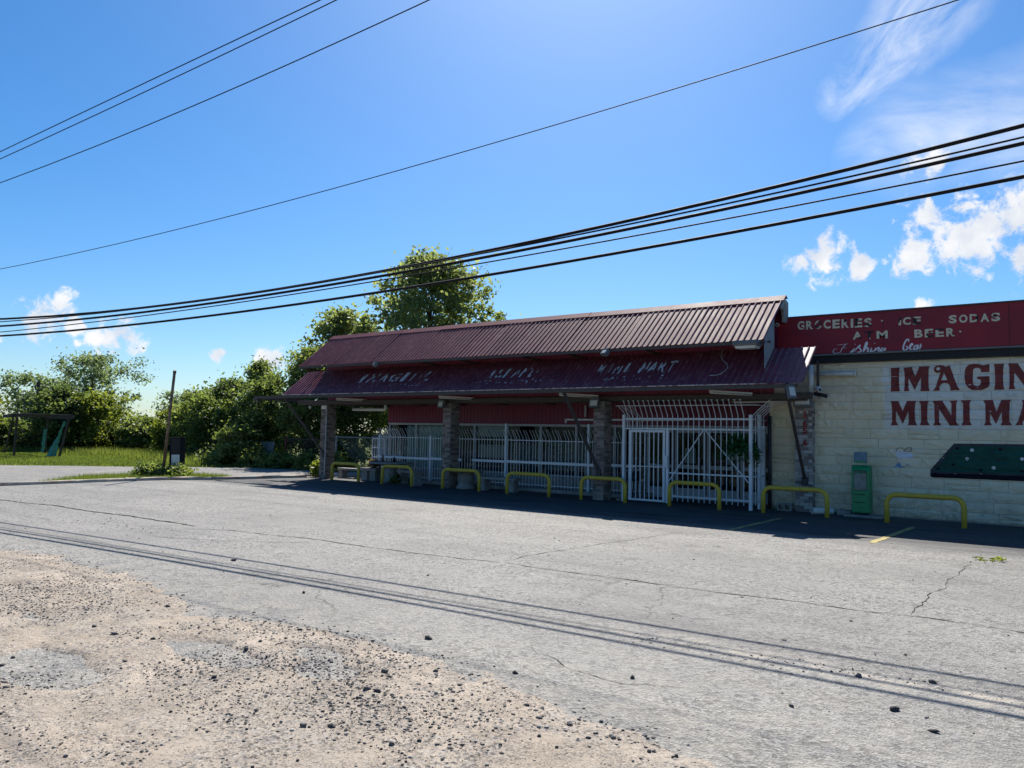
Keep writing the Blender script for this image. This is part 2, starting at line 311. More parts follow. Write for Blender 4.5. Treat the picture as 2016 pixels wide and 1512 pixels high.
m_tin = mat('dull_tin', (.12, .14, .15), .6, .3, var=.3)
m_soil = mat('brown_soil', (.11, .08, .055), .95, .1, var=.35, vscale=8, bump=.5, bscale=30)
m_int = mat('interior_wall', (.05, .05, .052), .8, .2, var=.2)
m_curt = mat('grey_lace_curtain', (.38, .39, .37), .8, .2, var=.35, vscale=26, alt=(.12, .12, .13), altscale=18, altcut=(.48, .58))
m_paper = mat('white_paper', (.60, .60, .57), .8, .2, var=.12)
def glass_mat():
    m = bpy.data.materials.new('window_glass'); m.use_nodes = True
    nn, nl = m.node_tree.nodes, m.node_tree.links
    for n in list(nn): nn.remove(n)
    t = N(nn, 'ShaderNodeBsdfTransparent'); t.inputs[0].default_value = (.72, .78, .78, 1)
    g = N(nn, 'ShaderNodeBsdfGlossy'); g.inputs['Roughness'].default_value = .02; g.inputs[0].default_value = (.6, .66, .7, 1)
    f = N(nn, 'ShaderNodeFresnel', i_IOR=1.28); ms = N(nn, 'ShaderNodeMixShader'); o = N(nn, 'ShaderNodeOutputMaterial')
    ge = N(nn, 'ShaderNodeNewGeometry'); nz = N(nn, 'ShaderNodeTexNoise', i_Scale=1.3, i_Detail=2.0); nl.new(ge.outputs['Position'], nz.inputs['Vector'])
    bp = N(nn, 'ShaderNodeBump'); bp.inputs['Strength'].default_value = .05; bp.inputs['Distance'].default_value = .1; nl.new(nz.outputs['Fac'], bp.inputs['Height']); nl.new(bp.outputs[0], g.inputs['Normal'])
    nl.new(f.outputs[0], ms.inputs[0]); nl.new(t.outputs[0], ms.inputs[1]); nl.new(g.outputs[0], ms.inputs[2]); nl.new(ms.outputs[0], o.inputs[0])
    return m
m_glass = glass_mat()

# ------------------------------------------------------------------ mesh helpers
ORG = {}
def tag(o, label=None, cat=None, group=None, kind=None):
    if label: o['label'] = label
    if cat: o['category'] = cat
    if group: o['group'] = group
    if kind: o['kind'] = kind
    return o
def thing(name, loc, label, cat, group=None):
    o = bpy.data.objects.new(name, None); COL.objects.link(o); o.location = loc; o.empty_display_size = .2
    ORG[o] = Vector(loc); return tag(o, label, cat, group)
def link(name, me, parent=None, loc=(0, 0, 0), kind=None):
    o = bpy.data.objects.new(name, me); COL.objects.link(o); o.parent = parent; o.location = loc
    ORG[o] = (ORG[parent] if parent else Vector((0, 0, 0))) + Vector(loc)
    if kind: o['kind'] = kind
    return o
class MB:
    def __init__(s): s.v = []; s.f = []
    def add(s, vs, fs):
        b = len(s.v); s.v += [tuple(v) for v in vs]; s.f += [tuple(b+i for i in f) for f in fs]; return s
    def box(s, x0, x1, y0, y1, z0, z1):
        return s.add([(x0, y0, z0), (x1, y0, z0), (x1, y1, z0), (x0, y1, z0), (x0, y0, z1), (x1, y0, z1), (x1, y1, z1), (x0, y1, z1)],
                     [(0, 3, 2, 1), (4, 5, 6, 7), (0, 1, 5, 4), (1, 2, 6, 5), (2, 3, 7, 6), (3, 0, 4, 7)])
    def obox(s, c, size, rot=None):
        hx, hy, hz = size[0]/2, size[1]/2, size[2]/2; c = Vector(c)
        vs = [Vector((x, y, z)) for z in (-hz, hz) for x, y in ((-hx, -hy), (hx, -hy), (hx, hy), (-hx, hy))]
        if rot is not None: vs = [rot @ v for v in vs]
        return s.add([c+v for v in vs], [(0, 3, 2, 1), (4, 5, 6, 7), (0, 1, 5, 4), (1, 2, 6, 5), (2, 3, 7, 6), (3, 0, 4, 7)])
    def bar(s, a, b, w, h=None, upv=(0, 0, 1)):
        """rectangular bar from a to b"""
        a, b = Vector(a), Vector(b); d = (b-a); L = d.length; d.normalize(); u = Vector(upv)
        if abs(d.dot(u)) > .98: u = Vector((0, 1, 0))
        sx = d.cross(u).normalized(); uu = sx.cross(d); h = h or w
        vs = [p + sx*(i*w/2) + uu*(j*h/2) for p in (a, b) for i, j in ((-1, -1), (1, -1), (1, 1), (-1, 1))]
        return s.add(vs, [(0, 3, 2, 1), (4, 5, 6, 7), (0, 1, 5, 4), (1, 2, 6, 5), (2, 3, 7, 6), (3, 0, 4, 7)])
    def tube(s, pts, r, n=8, caps=True):
        pts = [Vector(p) for p in pts]; rs_ = r if isinstance(r, (list, tuple)) else [r]*len(pts)
        t0 = (pts[1]-pts[0]).normalized(); u = t0.orthogonal().normalized(); rings = []; b = len(s.v)
        for i, p in enumerate(pts):
            t = (pts[min(i+1, len(pts)-1)]-pts[max(i-1, 0)]).normalized()
            u = (u - t*u.dot(t)); u.normalize(); w = t.cross(u)
            s.v += [tuple(p + (u*math.cos(2*math.pi*k/n) + w*math.sin(2*math.pi*k/n))*rs_[i]) for k in range(n)]
        for i in range(len(pts)-1):
            for k in range(n):
                a = b+i*n+k; c = b+i*n+(k+1) % n; s.f.append((a, c, c+n, a+n))
        if caps:
            s.f.append(tuple(b+k for k in range(n))[::-1]); s.f.append(tuple(b+(len(pts)-1)*n+k for k in range(n)))
        return s
    def lathe(s, prof, c, n=20):
        b = len(s.v); c = Vector(c)
        for r, z in prof:
            s.v += [(c.x+r*math.cos(2*math.pi*k/n), c.y+r*math.sin(2*math.pi*k/n), c.z+z) for k in range(n)]
        for i in range(len(prof)-1):
            for k in range(n):
                a = b+i*n+k; cc = b+i*n+(k+1) % n; s.f.append((a, cc, cc+n, a+n))
        s.f.append(tuple(b+k for k in range(n))[::-1]); s.f.append(tuple(b+(len(prof)-1)*n+k for k in range(n)))
        return s
    def prism(s, poly, d0, d1, axis='y'):
        """polygon (a,b) extruded along an axis: 'y' -> (a,d,b), 'x' -> (d,a,b), 'z' -> (a,b,d)"""
        k = len(poly)
        def P(a, b, d): return {'y': (a, d, b), 'x': (d, a, b), 'z': (a, b, d)}[axis]
        vs = [P(a, b, d0) for a, b in poly] + [P(a, b, d1) for a, b in poly]
        return s.add(vs, [tuple(range(k)), tuple(range(2*k-1, k-1, -1))] + [(i, k+i, k+(i+1) % k, (i+1) % k) for i in range(k)])
    def mesh(s, name, m, smooth=False, org=None):
        me = bpy.data.meshes.new(name); o = org or Vector((0, 0, 0))
        me.from_pydata([(v[0]-o[0], v[1]-o[1], v[2]-o[2]) for v in s.v], [], s.f)
        bm = bmesh.new(); bm.from_mesh(me); bmesh.ops.recalc_face_normals(bm, faces=bm.faces); bm.to_mesh(me); bm.free()
        me.materials.append(m)
        if smooth: me.polygons.foreach_set('use_smooth', [True]*len(me.polygons))
        return me
    def build(s, name, m, parent=None, smooth=False, kind=None, bevel=0):
        o = link(name, s.mesh(name, m, smooth, ORG[parent] if parent else None), parent, kind=kind)
        if bevel:
            md = o.modifiers.new('bevel', 'BEVEL'); md.width = bevel; md.segments = 2; md.limit_method = 'ANGLE'
        return o
def np_mesh(name, verts, faces, m, tone=None):
    """fast mesh from arrays; faces (n,k)"""
    me = bpy.data.meshes.new(name); n, k = faces.shape
    me.vertices.add(len(verts)); me.vertices.foreach_set('co', np.ascontiguousarray(verts, dtype=np.float32).ravel())
    me.loops.add(n*k); me.loops.foreach_set('vertex_index', np.ascontiguousarray(faces, dtype=np.int32).ravel())
    me.polygons.add(n); me.polygons.foreach_set('loop_start', np.arange(0, n*k, k, dtype=np.int32))
    if tone is not None:
        a = me.attributes.new('tone', 'FLOAT', 'FACE'); a.data.foreach_set('value', np.ascontiguousarray(tone, dtype=np.float32))
    me.update(); me.validate(); me.materials.append(m)
    return me
PERM = np.random.default_rng(1).random((256, 256))
def vnoise(x, y):
    xi = np.floor(x).astype(int); yi = np.floor(y).astype(int); fx = x-xi; fy = y-yi
    fx = fx*fx*(3-2*fx); fy = fy*fy*(3-2*fy); g = lambda a, b: PERM[a % 256, b % 256]
    return (g(xi, yi)*(1-fx)+g(xi+1, yi)*fx)*(1-fy)+(g(xi, yi+1)*(1-fx)+g(xi+1, yi+1)*fx)*fy
def fbm(x, y, o=5, r=.5):
    s = 0; a = 1; t = 0
    for i in range(o): s = s+a*vnoise(x*2**i+17.3*i, y*2**i+5.1*i); t += a; a *= r
    return s/t-.5
def sheet(name, poly, z, m, kind='structure', parent=None):
    me = bpy.data.meshes.new(name); o = ORG[parent] if parent else Vector((0, 0, 0))
    bm = bmesh.new(); f = bm.faces.new([bm.verts.new((x-o.x, y-o.y, z-o.z)) for x, y in poly])
    bmesh.ops.triangulate(bm, faces=[f]); bmesh.ops.recalc_face_normals(bm, faces=bm.faces)
    if sum(f.normal.z for f in bm.faces) < 0: bmesh.ops.reverse_faces(bm, faces=bm.faces)
    bm.to_mesh(me); bm.free(); me.materials.append(m)
    return link(name, me, parent, kind=kind)

# ================================================================== SETTING: ground, lot, road, kerb, dirt
sheet('ground', [(-700, -300), (700, -300), (700, 900), (-700, 900)], -.06, MF)
lot_left = [(-24.05, 4.0), (-24.15, 8.8), (-24.25, 10.9), (-24.3, 12.4), (-24.05, 13.7), (-23.4, 14.8), (-23.1, 16.6), (-22.7, 18.2), (-22.6, 22)]
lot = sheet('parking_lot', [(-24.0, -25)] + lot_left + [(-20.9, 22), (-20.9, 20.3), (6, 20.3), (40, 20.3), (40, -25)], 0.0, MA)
sheet('side_driveway', [(-24.1, -25), (-24.1, 9.5), (-24.3, 13.0), (-22.9, 17.0), (-22.4, 20), (-21.0, 20.2), (-21.0, 23.2), (-24.5, 22.8), (-27.4, 22.4), (-30.0, 21.4), (-31.6, 19.6), (-33.0, 17.6), (-35.2, 15.6), (-37.2, 13.2), (-44, 4), (-60, -25)], -.02, MG)
sheet('roadside_soil', [(-24.2, 10.0), (-25.0, 10.3), (-26.8, 12.0), (-27.2, 14.2), (-26.2, 15.8), (-24.4, 16.0), (-23.6, 15.2), (-24.2, 13.6), (-24.4, 12.2)], .0, MF)
def ribbon(name, pts, w, z, m, parent, jag=.03, seed=0, step=.12, kind=None):
    """irregular crack: a jagged tapering strip"""
    r = random.Random(seed); P = []
    for a, b in zip(pts[:-1], pts[1:]):
        a, b = Vector(a), Vector(b); n = max(1, int((b-a).length/step))
        for i in range(n): P.append(a.lerp(b, i/n))
    P.append(Vector(pts[-1])); mb = MB(); L = []; drift = 0
    for i, p in enumerate(P):
        t = (P[min(i+1, len(P)-1)]-P[max(0, i-1)]).normalized(); nrm = Vector((-t.y, t.x)); drift = drift*.8+r.uniform(-jag, jag)
        ww = w*r.uniform(.25, 1.2)*min(1, .25+i/4, .25+(len(P)-1-i)/4); c = p+nrm*drift
        L.append(((c+nrm*ww/2), (c-nrm*ww/2)))
    vs = [(q.x, q.y, z) for pr in L for q in pr]
    mb.add(vs, [(2*i, 2*i+1, 2*i+3, 2*i+2) for i in range(len(L)-1)])
    o = mb.build(name, m, parent, kind=kind); return o
ribbon('crack', [(-20.6, 7.1), (-17.75, 7.47), (-15.59, 7.51), (-13.89, 7.62), (-12.45, 7.66)], .075, .004, m_crack, lot, seed=1)
ribbon('crack', [(-12.3, 7.3), (-11.61, 7.68), (-9.93, 7.96), (-8.11, 7.98), (-6.9, 8.11), (-6.3, 8.3)], .026, .004, m_crack, lot, seed=2)
ribbon('crack', [(-6.25, 8.34), (-5.33, 8.25), (-4.43, 8.3), (-3.54, 8.3), (-2.82, 8.38), (-2.09, 8.4), (-1.37, 8.52), (-.48, 8.53), (2.5, 8.7)], .020, .004, m_crack, lot, seed=3)
ribbon('crack', [(-6.32, 8.4), (-6.35, 9.27), (-6.18, 10.26), (-6.05, 11.68), (-5.9, 13.16)], .015, .004, m_crack, lot, seed=4)
ribbon('crack', [(-1.33, 14.1), (-1.36, 10.79), (-1.39, 9.95), (-1.38, 8.6)], .009, .004, m_crack, lot, seed=5)
ribbon('crack', [(-11.9, 6.4), (-10.6, 6.9), (-9.4, 7.7)], .014, .004, m_crack, lot, seed=6)
ribbon('crack', [(-3.6, 5.2), (-3.1, 4.95), (-2.6, 4.9), (-2.2, 5.05)], .007, .004, m_crack, lot, seed=8, step=.07)
def yline(x0, x1, y0, y1):
    r = random.Random(int(x0*100)); mb = MB(); n = 18; vs = []
    for i in range(n+1):
        y = y0+(y1-y0)*i/n; xx = x0+(x1-x0)*i/n
        vs += [(xx-.055+r.uniform(-.012, .012), y, .004), (xx+.055+r.uniform(-.012, .012), y, .004)]
    mb.add(vs, [(2*i, 2*i+1, 2*i+3, 2*i+2) for i in range(n)]); return mb.build('parking_line', m_yline, lot)
yline(-2.92, -2.80, 14.2, 17.5); yline(-5.38, -5.35, 14.1, 17.1)

# kerb stones along the left edge of the lot
curb = thing('curb', (-24.1, 10, 0), 'low tan concrete curb along the left edge of the lot', 'curb')
cp = [(-24.0, -2), (-24.02, 2)] + lot_left[:8]
segs = []
for a, b in zip(cp[:-1], cp[1:]):
    a, b = Vector(a), Vector(b); n = max(1, round((b-a).length/1.5))
    segs += [(a.lerp(b, i/n), a.lerp(b, (i+1)/n)) for i in range(n)]
for i, (a, b) in enumerate(segs):
    r = random.Random(i); d = (b-a).normalized(); nn_ = Vector((-d.y, d.x)); mb = MB(); vs = []
    h = .10+r.uniform(-.02, .015)
    for t in (.006, .33, .66, .994):
        p = a.lerp(b, t)
        for off, z in ((0, -.03), (.012, h-.02+r.uniform(-.008, .008)), (.03, h+r.uniform(-.01, .008)), (.17, h+r.uniform(-.012, .008)), (.18, -.03)):
            q = p+nn_*(off+r.uniform(-.008, .008)); vs.append((q.x, q.y, z))
    fs = [(i5*5+k, i5*5+k+1, (i5+1)*5+k+1, (i5+1)*5+k) for i5 in range(3) for k in range(4)] + [(0, 1, 2, 3, 4), (15, 16, 17, 18, 19)]
    mb.add(vs, fs).build('curb_stone', m_curb, curb)

# sandy shoulder in the foreground: a height field that dips under the asphalt where the paving shows through
gx = np.arange(-15.0, 2.2, .034); gy = np.arange(-2.0, 6.2, .034)
X, Y = np.meshgrid(gx, gy)
ex = np.array([-16, -13, -11.76, -10.9, -9.5, -8.4, -7.2, -6.6, -6.2, -5.2, -4.6, -4.2, -3.8, -3.5, -3.1, -2.8, -2.2, -1.9, -1.6, -.6, 3]); ey = np.array([4.2, 4.25, 4.35, 4.6, 4.6, 4.5, 4.25, 4.0, 4.25, 4.45, 4.4, 4.38, 4.42, 4.36, 4.22, 4.15, 4.13, 4.0, 3.85, 3.3, 2.9])
def dirt_h(X, Y):
    e = np.interp(X, ex, ey); s = (e-Y)+.55*fbm(X*1.3, Y*1.3)+.22*fbm(X*5, Y*5)
    h = np.clip(s*.055, -.03, .022)+.020*fbm(X*.9+3, Y*.9, 4)*(s > 0)+.010*fbm(X*6, Y*6, 4)+.005*fbm(X*21, Y*21, 3)
    # bare paving showing through
    for cx, cy, rx, ry, k in [(-5.9, 2.5, .75, .33, .05), (-4.35, 3.72, .34, .22, .05), (-5.35, 3.45, .75, .22, .034), (-4.7, 3.95, .5, .16, .03), (-7.6, 3.1, .4, .12, .02)]:
        q = 1-((X-cx)/rx)**2-((Y-cy)/ry)**2+1.1*fbm(X*4+9, Y*4)
        h = h-k*np.clip(q*1.6, 0, 1)
    # tyre rills
    h = h+.003*np.sin((X*.55+Y)*55+6*fbm(X, Y))*np.clip(fbm(X*.8+40, Y*.8)*5, 0, 1)
    # thin drift of sand under the wires
    d = 1-((X+1.0)/1.6)**2-((Y-(6.05+.12*X))/.13)**2
    return h
Hh = dirt_h(X, Y); nx_, ny_ = len(gx), len(gy)
V = np.stack([X.ravel(), Y.ravel(), Hh.ravel()], 1)
I = np.arange(nx_*ny_).reshape(ny_, nx_); F = np.stack([I[:-1, :-1].ravel(), I[:-1, 1:].ravel(), I[1:, 1:].ravel(), I[1:, :-1].ravel()], 1)
keep = (V[F, 2].max(1) > -.006); F = F[keep]
used, inv = np.unique(F, return_inverse=True); V = V[used]; F = inv.reshape(F.shape)
me = np_mesh('dirt_shoulder', V, F, MD); me.polygons.foreach_set('use_smooth', [True]*len(me.polygons))
link('dirt_shoulder', me, kind='structure')

# loose gravel (uncountable) and the bigger loose stones (single things)
def stone_mat(name, lo, hi):
    m = bpy.data.materials.new(name); m.use_nodes = True; nn, nl = m.node_tree.nodes, m.node_tree.links
    b = nn['Principled BSDF']; b.inputs['Roughness'].default_value = .85; b.inputs['Specular IOR Level'].default_value = .25
    at = N(nn, 'ShaderNodeAttribute', attribute_name='tone'); mx = N(nn, 'ShaderNodeMix', data_type='RGBA'); mx.inputs[6].default_value = lo; mx.inputs[7].default_value = hi
    nl.new(at.outputs['Fac'], mx.inputs[0]); nl.new(mx.outputs[2], b.inputs['Base Color']); return m
m_stone = stone_mat('loose_gravel', (.050, .045, .044, 1), (.36, .33, .29, 1))
bm = bmesh.new(); bmesh.ops.create_icosphere(bm, subdivisions=1, radius=1.0); ICO = np.array([v.co[:] for v in bm.verts]); ICF = np.array([[v.index for v in f.verts] for f in bm.faces]); bm.free()
def gravel(pos, size, tone):
    n = len(pos); v = ICO[None]*(1+.45*(rng.random((n, 12, 1))-.5)*2)+.22*(rng.random((n, 12, 3))-.5)
    sc_ = np.stack([rng.uniform(.7, 1.35, n), rng.uniform(.7, 1.2, n), rng.uniform(.4, .8, n)], 1); v = v*sc_[:, None]*size[:, None, None]
    a = rng.uniform(0, 2*np.pi, n); c, s = np.cos(a)[:, None], np.sin(a)[:, None]
    v = np.stack([v[..., 0]*c-v[..., 1]*s, v[..., 0]*s+v[..., 1]*c, v[..., 2]], -1)+pos[:, None]
    f = (ICF[None]+(np.arange(n)*12)[:, None, None]).reshape(-1, 3)
    return v.reshape(-1, 3), f, np.repeat(tone, 20)
def scatter(n, x0, x1, y0, y1, dens):
    x = rng.uniform(x0, x1, n); y = rng.uniform(y0, y1, n); k = rng.random(n) < dens(x, y); return x[k], y[k]
PX, PY, PS = [], [], []
x, y = scatter(210000, -11, .2, .8, 5.2, lambda x, y: np.clip(np.interp(x, ex, ey)-y+.25, 0, 1)*np.clip(.12+3.2*fbm(x*.9+7, y*.9), .03, 1)*np.clip(1.3-np.hypot(x, y)/11, .12, 1)); PX.append(x); PY.append(y); PS.append(.003+.009*rng.random(len(x))**3.0)
x, y = scatter(5200, -9, -1, 1.2, 4.3, lambda x, y: np.clip(4.8*fbm(x*.75+2, y*.75), 0, 1)*(y < np.interp(x, ex, ey))); PX.append(x); PY.append(y); PS.append(.005+.013*rng.random(len(x))**2.4)
x, y = scatter(7000, -13, .6, 3.4, 5.2, lambda x, y: np.exp(-((y-np.interp(x, ex, ey))/.16)**2)*.75); PX.append(x); PY.append(y); PS.append(.004+.012*rng.random(len(x))**2.5)
x, y = scatter(5200, -22, 6, 4.0, 15.5, lambda x, y: np.clip(.40+1.8*fbm(x*.4, y*.4), .05, 1)*np.clip(1.25-(y-4)/11, .12, 1)*.55); PX.append(x); PY.append(y); PS.append(.004+.014*rng.random(len(x))**3)
x, y = scatter(3000, -3.2, .6, 5.6, 6.8, lambda x, y: np.exp(-((y-(6.2+.1*(x+1)))/.13)**2)*.55); PX.append(x); PY.append(y); PS.append(.003+.009*rng.random(len(x))**2)
PX, PY, PS = map(np.concatenate, (PX, PY, PS))
PZ = np.maximum(dirt_h(PX, PY), 0)+PS*rng.uniform(-.25, .35, len(PX))
v, f, t = gravel(np.stack([PX, PY, PZ], 1), PS, np.clip(rng.beta(.9, 1.7, len(PX)), 0, 1))
link('gravel', np_mesh('gravel', v, f, m_stone, t), kind='stuff')['label'] = 'grey and brown loose gravel strewn over sand and asphalt'
big = [(-4.40, 4.83, .034)] + [(rng.uniform(-7.2, -3.0), rng.uniform(1.9, 4.1), rng.uniform(.014, .026)) for _ in range(26)] + [(-1.0, 5.5, .026), (-.75, 5.25, .026), (-1.55, 5.15, .025), (-2.6, 5.0, .025), (-6.6, 5.3, .028), (-8.9, 6.0, .03), (-1.35, 6.1, .026), (-3.3, 4.55, .03), (-.9, 6.3, .028)]
for i, (x, y, s) in enumerate(big):
    v, f, t = gravel(np.zeros((1, 3)), np.array([s]), np.array([rng.uniform(0, .35)]))
    o = link('loose_stone', np_mesh('loose_stone', v, f, m_stone, t)); o.location = (x, y, max(float(dirt_h(np.array([x]), np.array([y]))[0]), 0)+s*.3)
    if i == 0: tag(o, 'dark stone lying alone on grey asphalt beyond the sand edge', 'stone', 'bigger loose stones')
    elif i < 27: tag(o, 'fist-sized dark stone among gravel on the sandy shoulder', 'stone', 'bigger loose stones')
    else: tag(o, 'dark loose stone lying on the sunlit grey asphalt near the sand', 'stone', 'bigger loose stones')

# ================================================================== STORE with red metal roofs
store = thing('store_building', (-13.5, 20.5, 0), 'long low store with two maroon corrugated metal awnings on brick pillars', 'store')
WY = 20.5
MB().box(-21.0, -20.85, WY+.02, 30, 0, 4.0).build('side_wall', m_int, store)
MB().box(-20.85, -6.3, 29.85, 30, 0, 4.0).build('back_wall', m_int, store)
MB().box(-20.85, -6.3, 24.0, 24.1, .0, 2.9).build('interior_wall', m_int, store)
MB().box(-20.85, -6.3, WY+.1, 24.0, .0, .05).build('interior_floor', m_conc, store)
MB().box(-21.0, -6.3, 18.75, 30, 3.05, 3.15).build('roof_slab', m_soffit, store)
MB().box(-20.3, -10.0, 19.15, WY, .002, .11).build('walkway', m_conc, store, bevel=.01)
MB().box(-20.85, -10.4, WY-.06, WY+.1, .11, .42).build('window_sill_wall', m_conc, store)
# corrugated sheet profile
def corrugated(w, L, ribs, h=.022, fl=.64):
    xs = []; p = w/ribs
    for i in range(ribs):
        b = i*p; xs += [(b, 0), (b+p*fl, 0), (b+p*(fl+.10), h*.82), (b+p*(fl+.18), h), (b+p*(1-.10), h*.82)]
    xs.append((w, 0)); return xs
def panel_mesh(name, w, L, ribs, m, h=.022, rib=None):
    pr = corrugated(w, L, ribs, h); k = len(pr)
    vs = [(x, 0, z) for x, z in pr]+[(x, L, z) for x, z in pr]
    me = bpy.data.meshes.new(name); me.from_pydata(vs, [], [(i, i+1, k+i+1, k+i) for i in range(k-1)]); me.materials.append(m)
    if rib:
        me.materials.append(rib); me.polygons.foreach_set('material_index', [0 if i % 5 in (0,) else 1 for i in range(k-1)])
    return me
def slope_panels(name, x0, x1, n, y0, z0, y1, z1, m):
    w = (x1-x0)/n; L = math.hypot(y1-y0, z1-z0); a = math.atan2(z1-z0, y1-y0); me = panel_mesh(name, w, L, 6, m, rib=m_rib); r = random.Random(9)
    for i in range(n):
        o = link(name, me, store); o.location = Vector((x0+i*w, y0, z0))-ORG[store]; q_ = .25 if name == 'awning_panel' else 1.0; o.rotation_euler = (a+r.uniform(-.005, .005)*q_, 0, r.uniform(-.0015, .0015)*q_); o.location.z += r.uniform(-.005, .005)*q_; o.location.y += r.uniform(-.012, .012)*q_*.3
UE, UR = (17.3, 3.965), (18.8, 5.18)       # upper eave and ridge (y, z)
LE, LT = (17.0, 2.94), (18.12, 3.84)       # lower eave and head
slope_panels('roof_panel', -22.28, -5.76, 18, *UE, *UR, m_roof)
slope_panels('awning_panel', -22.76, -4.83, 20, *LE, *LT, m_awn)
# under-sheets, eave angles, ridge cap
for i, (x0, x1) in enumerate([(-22.31, -16.8), (-16.8, -11.2), (-11.2, -5.73)]):
    c = (x0+x1)/2; mb = MB(); dz = (.0, .012, .004)[i]
    mb.prism([(UR[0]-.16, UR[1]-.105+dz), (UR[0]+.02, UR[1]+.045+dz), (UR[0]+.16, UR[1]-.02+dz), (UR[0]+.155, UR[1]-.035+dz), (UR[0]+.02, UR[1]+.03+dz), (UR[0]-.15, UR[1]-.12+dz)], x0, x1, 'x'); mb.build('ridge_cap', m_red, store)
MB().bar((-22.28, UE[0]+.03, UE[1]-.045), (-5.76, UE[0]+.03, UE[1]-.045), .05, .07).build('upper_fascia', m_trim, store)
MB().bar((-24.4, LE[0]+.04, LE[1]-.062), (-4.95, LE[0]+.04, LE[1]-.055), .06, .09).build('lower_fascia', m_trim, store)
MB().bar((-24.38, LE[0]+.07, LE[1]-.075), (-24.38, LE[0]+2.5, LE[1]-.10), .05, .09).build('frame_return', m_trim, store)
MB().bar((-23.4, LE[0]+.07, LE[1]-.075), (-23.4, LE[0]+1.35, LE[1]-.10), .05, .08).build('frame_return', m_trim, store)
MB().box(-24.45, -24.2, LE[0]-.0, LE[0]+.14, LE[1]-.2, LE[1]-.11).build('frame_bracket', m_trim, store)
# unseen sun-blocking top and back, false front, its grey end wall
MB().add([(-22.25, UR[0]+.02, UR[1]), (-5.78, UR[0]+.02, UR[1]), (-5.78, 19.1, 5.10), (-22.25, 19.1, 5.10)], [(0, 1, 2, 3)]).build('false_front_sun_lid', m_roof, store)  # unseen flat top, shaped to keep sun off the awning's right end
MB().box(-21.75, -6.0, 19.03, 19.07, 3.15, 4.55).build('false_front_sun_block', m_siding, store)  # unseen rear wall, added to stop sun leaking under the roof
MB().box(-21.75, -5.83, 19.03, 19.07, 4.55, 5.09).build('false_front_sun_block', m_siding, store)  # unseen upper extension, added to block sun past the roof end
fp = panel_mesh('front_siding', 16.03, .90, 105, m_siding, .016)
o = link('front_siding', fp, store); o.location = Vector((-21.9, 18.25, 3.80))-ORG[store]; o.rotation_euler = (R(90), 0, 0)
fp2 = panel_mesh('head_siding', 16.03, .98, 105, m_siding, .016)
o = link('head_siding', fp2, store); o.location = Vector((-21.9, 18.36, 2.80))-ORG[store]; o.rotation_euler = (R(90), 0, 0)
mb = MB(); k = 7; ys = np.linspace(17.42, 18.14, 2*k+1); vs = []
for i, yy in enumerate(ys):
    xo = -5.80+(.018 if i % 2 else 0); vs += [(xo, yy, LE[1]+(yy-LE[0])*.804+.03), (xo, yy, UE[1]+(yy-UE[0])*.81-.03)]
mb.add(vs, [(2*i, 2*i+2, 2*i+3, 2*i+1) for i in range(2*k)]).build('end_siding', m_galv, store)
MB().bar((-22.76, LE[0]-.012, LE[1]+.004), (-5.6, LE[0]-.012, LE[1]+.006), .012, .024).build('eave_sun_rim', mat('pale_sun_rim', (.46, .38, .35), .5, .4, var=.3, vscale=6, alt=(.14, .08, .08), altscale=9, altcut=(.5, .58)), store)  # pale strip painting in the sunlit lip of the awning sheets
MB().prism([(18.5, 4.90), (18.8, 5.15), (19.1, 5.08), (19.1, 4.72), (18.95, 4.56), (18.8, 4.56), (18.75, 4.80)], -5.82, -5.76, 'x').build('gable_trim', m_conc, store)
MB().box(-21.9, -21.8, 18.4, 19.2, 2.8, 4.4).build('false_front_end', m_siding, store)
# brackets between the two awnings
for x in (-22.1, -16.5, -14.9, -12.6, -11.1, -8.8, -6.2):
    MB().bar((x, UE[0]+.12, UE[1]-.06), (x, 18.24, UE[1]-.10), .04, .06).build('upper_bracket', m_trim, store)
for x in np.arange(-22.6, -5.0, 1.45):
    MB().bar((x, LE[0]+.08, LE[1]-.06), (x, 18.30, LT[1]-.16), .05, .10).build('rafter', m_trim, store)
# main beam, cross joists, soffit
MB().box(-23.45, -5.0, 18.24, 18.42, 2.66, 2.80).build('beam', m_trim, store, bevel=.008)
MB().box(-23.2, -5.2, 18.6, 18.7, 2.64, 2.74).build('beam', m_trim, store)
for x in np.arange(-22.8, -6.4, 1.85): MB().box(x, x+.09, 18.70, WY, 2.68, 2.80).build('joist', m_trim, store)
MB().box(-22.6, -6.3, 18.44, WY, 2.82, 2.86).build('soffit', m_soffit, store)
MB().bar((-22.4, 18.4, 2.72), (-20.9, 20.6, 2.70), .12, .14).build('joist', m_trim, store)
# red siding over the windows
n = 16; w = (20.95-6.62)/n; sp = panel_mesh('siding_panel', w, .80, 6, m_siding, .018)
for i in range(n):
    o = link('siding_panel', sp, store); o.location = Vector((-20.95+i*w, WY-.04, 2.06))-ORG[store]; o.rotation_euler = (R(90), 0, 0)
    for s in (): pass
MB().box(-20.95, -6.6, WY-.035, WY-.005, 2.03, 2.06).build('head_trim', m_frame, store)
MB().bar((-13.0, WY-.12, 2.21), (-9.0, WY-.12, 2.21), .05).build('conduit', m_white, store)
MB().bar((-13.0, WY-.12, 2.235), (-13.0, WY-.12, 2.10), .05).build('conduit', m_white, store)
MB().bar((-12.3, WY-.1, 2.3), (-12.3, WY-.1, 2.66), .06).build('conduit', m_frame, store)
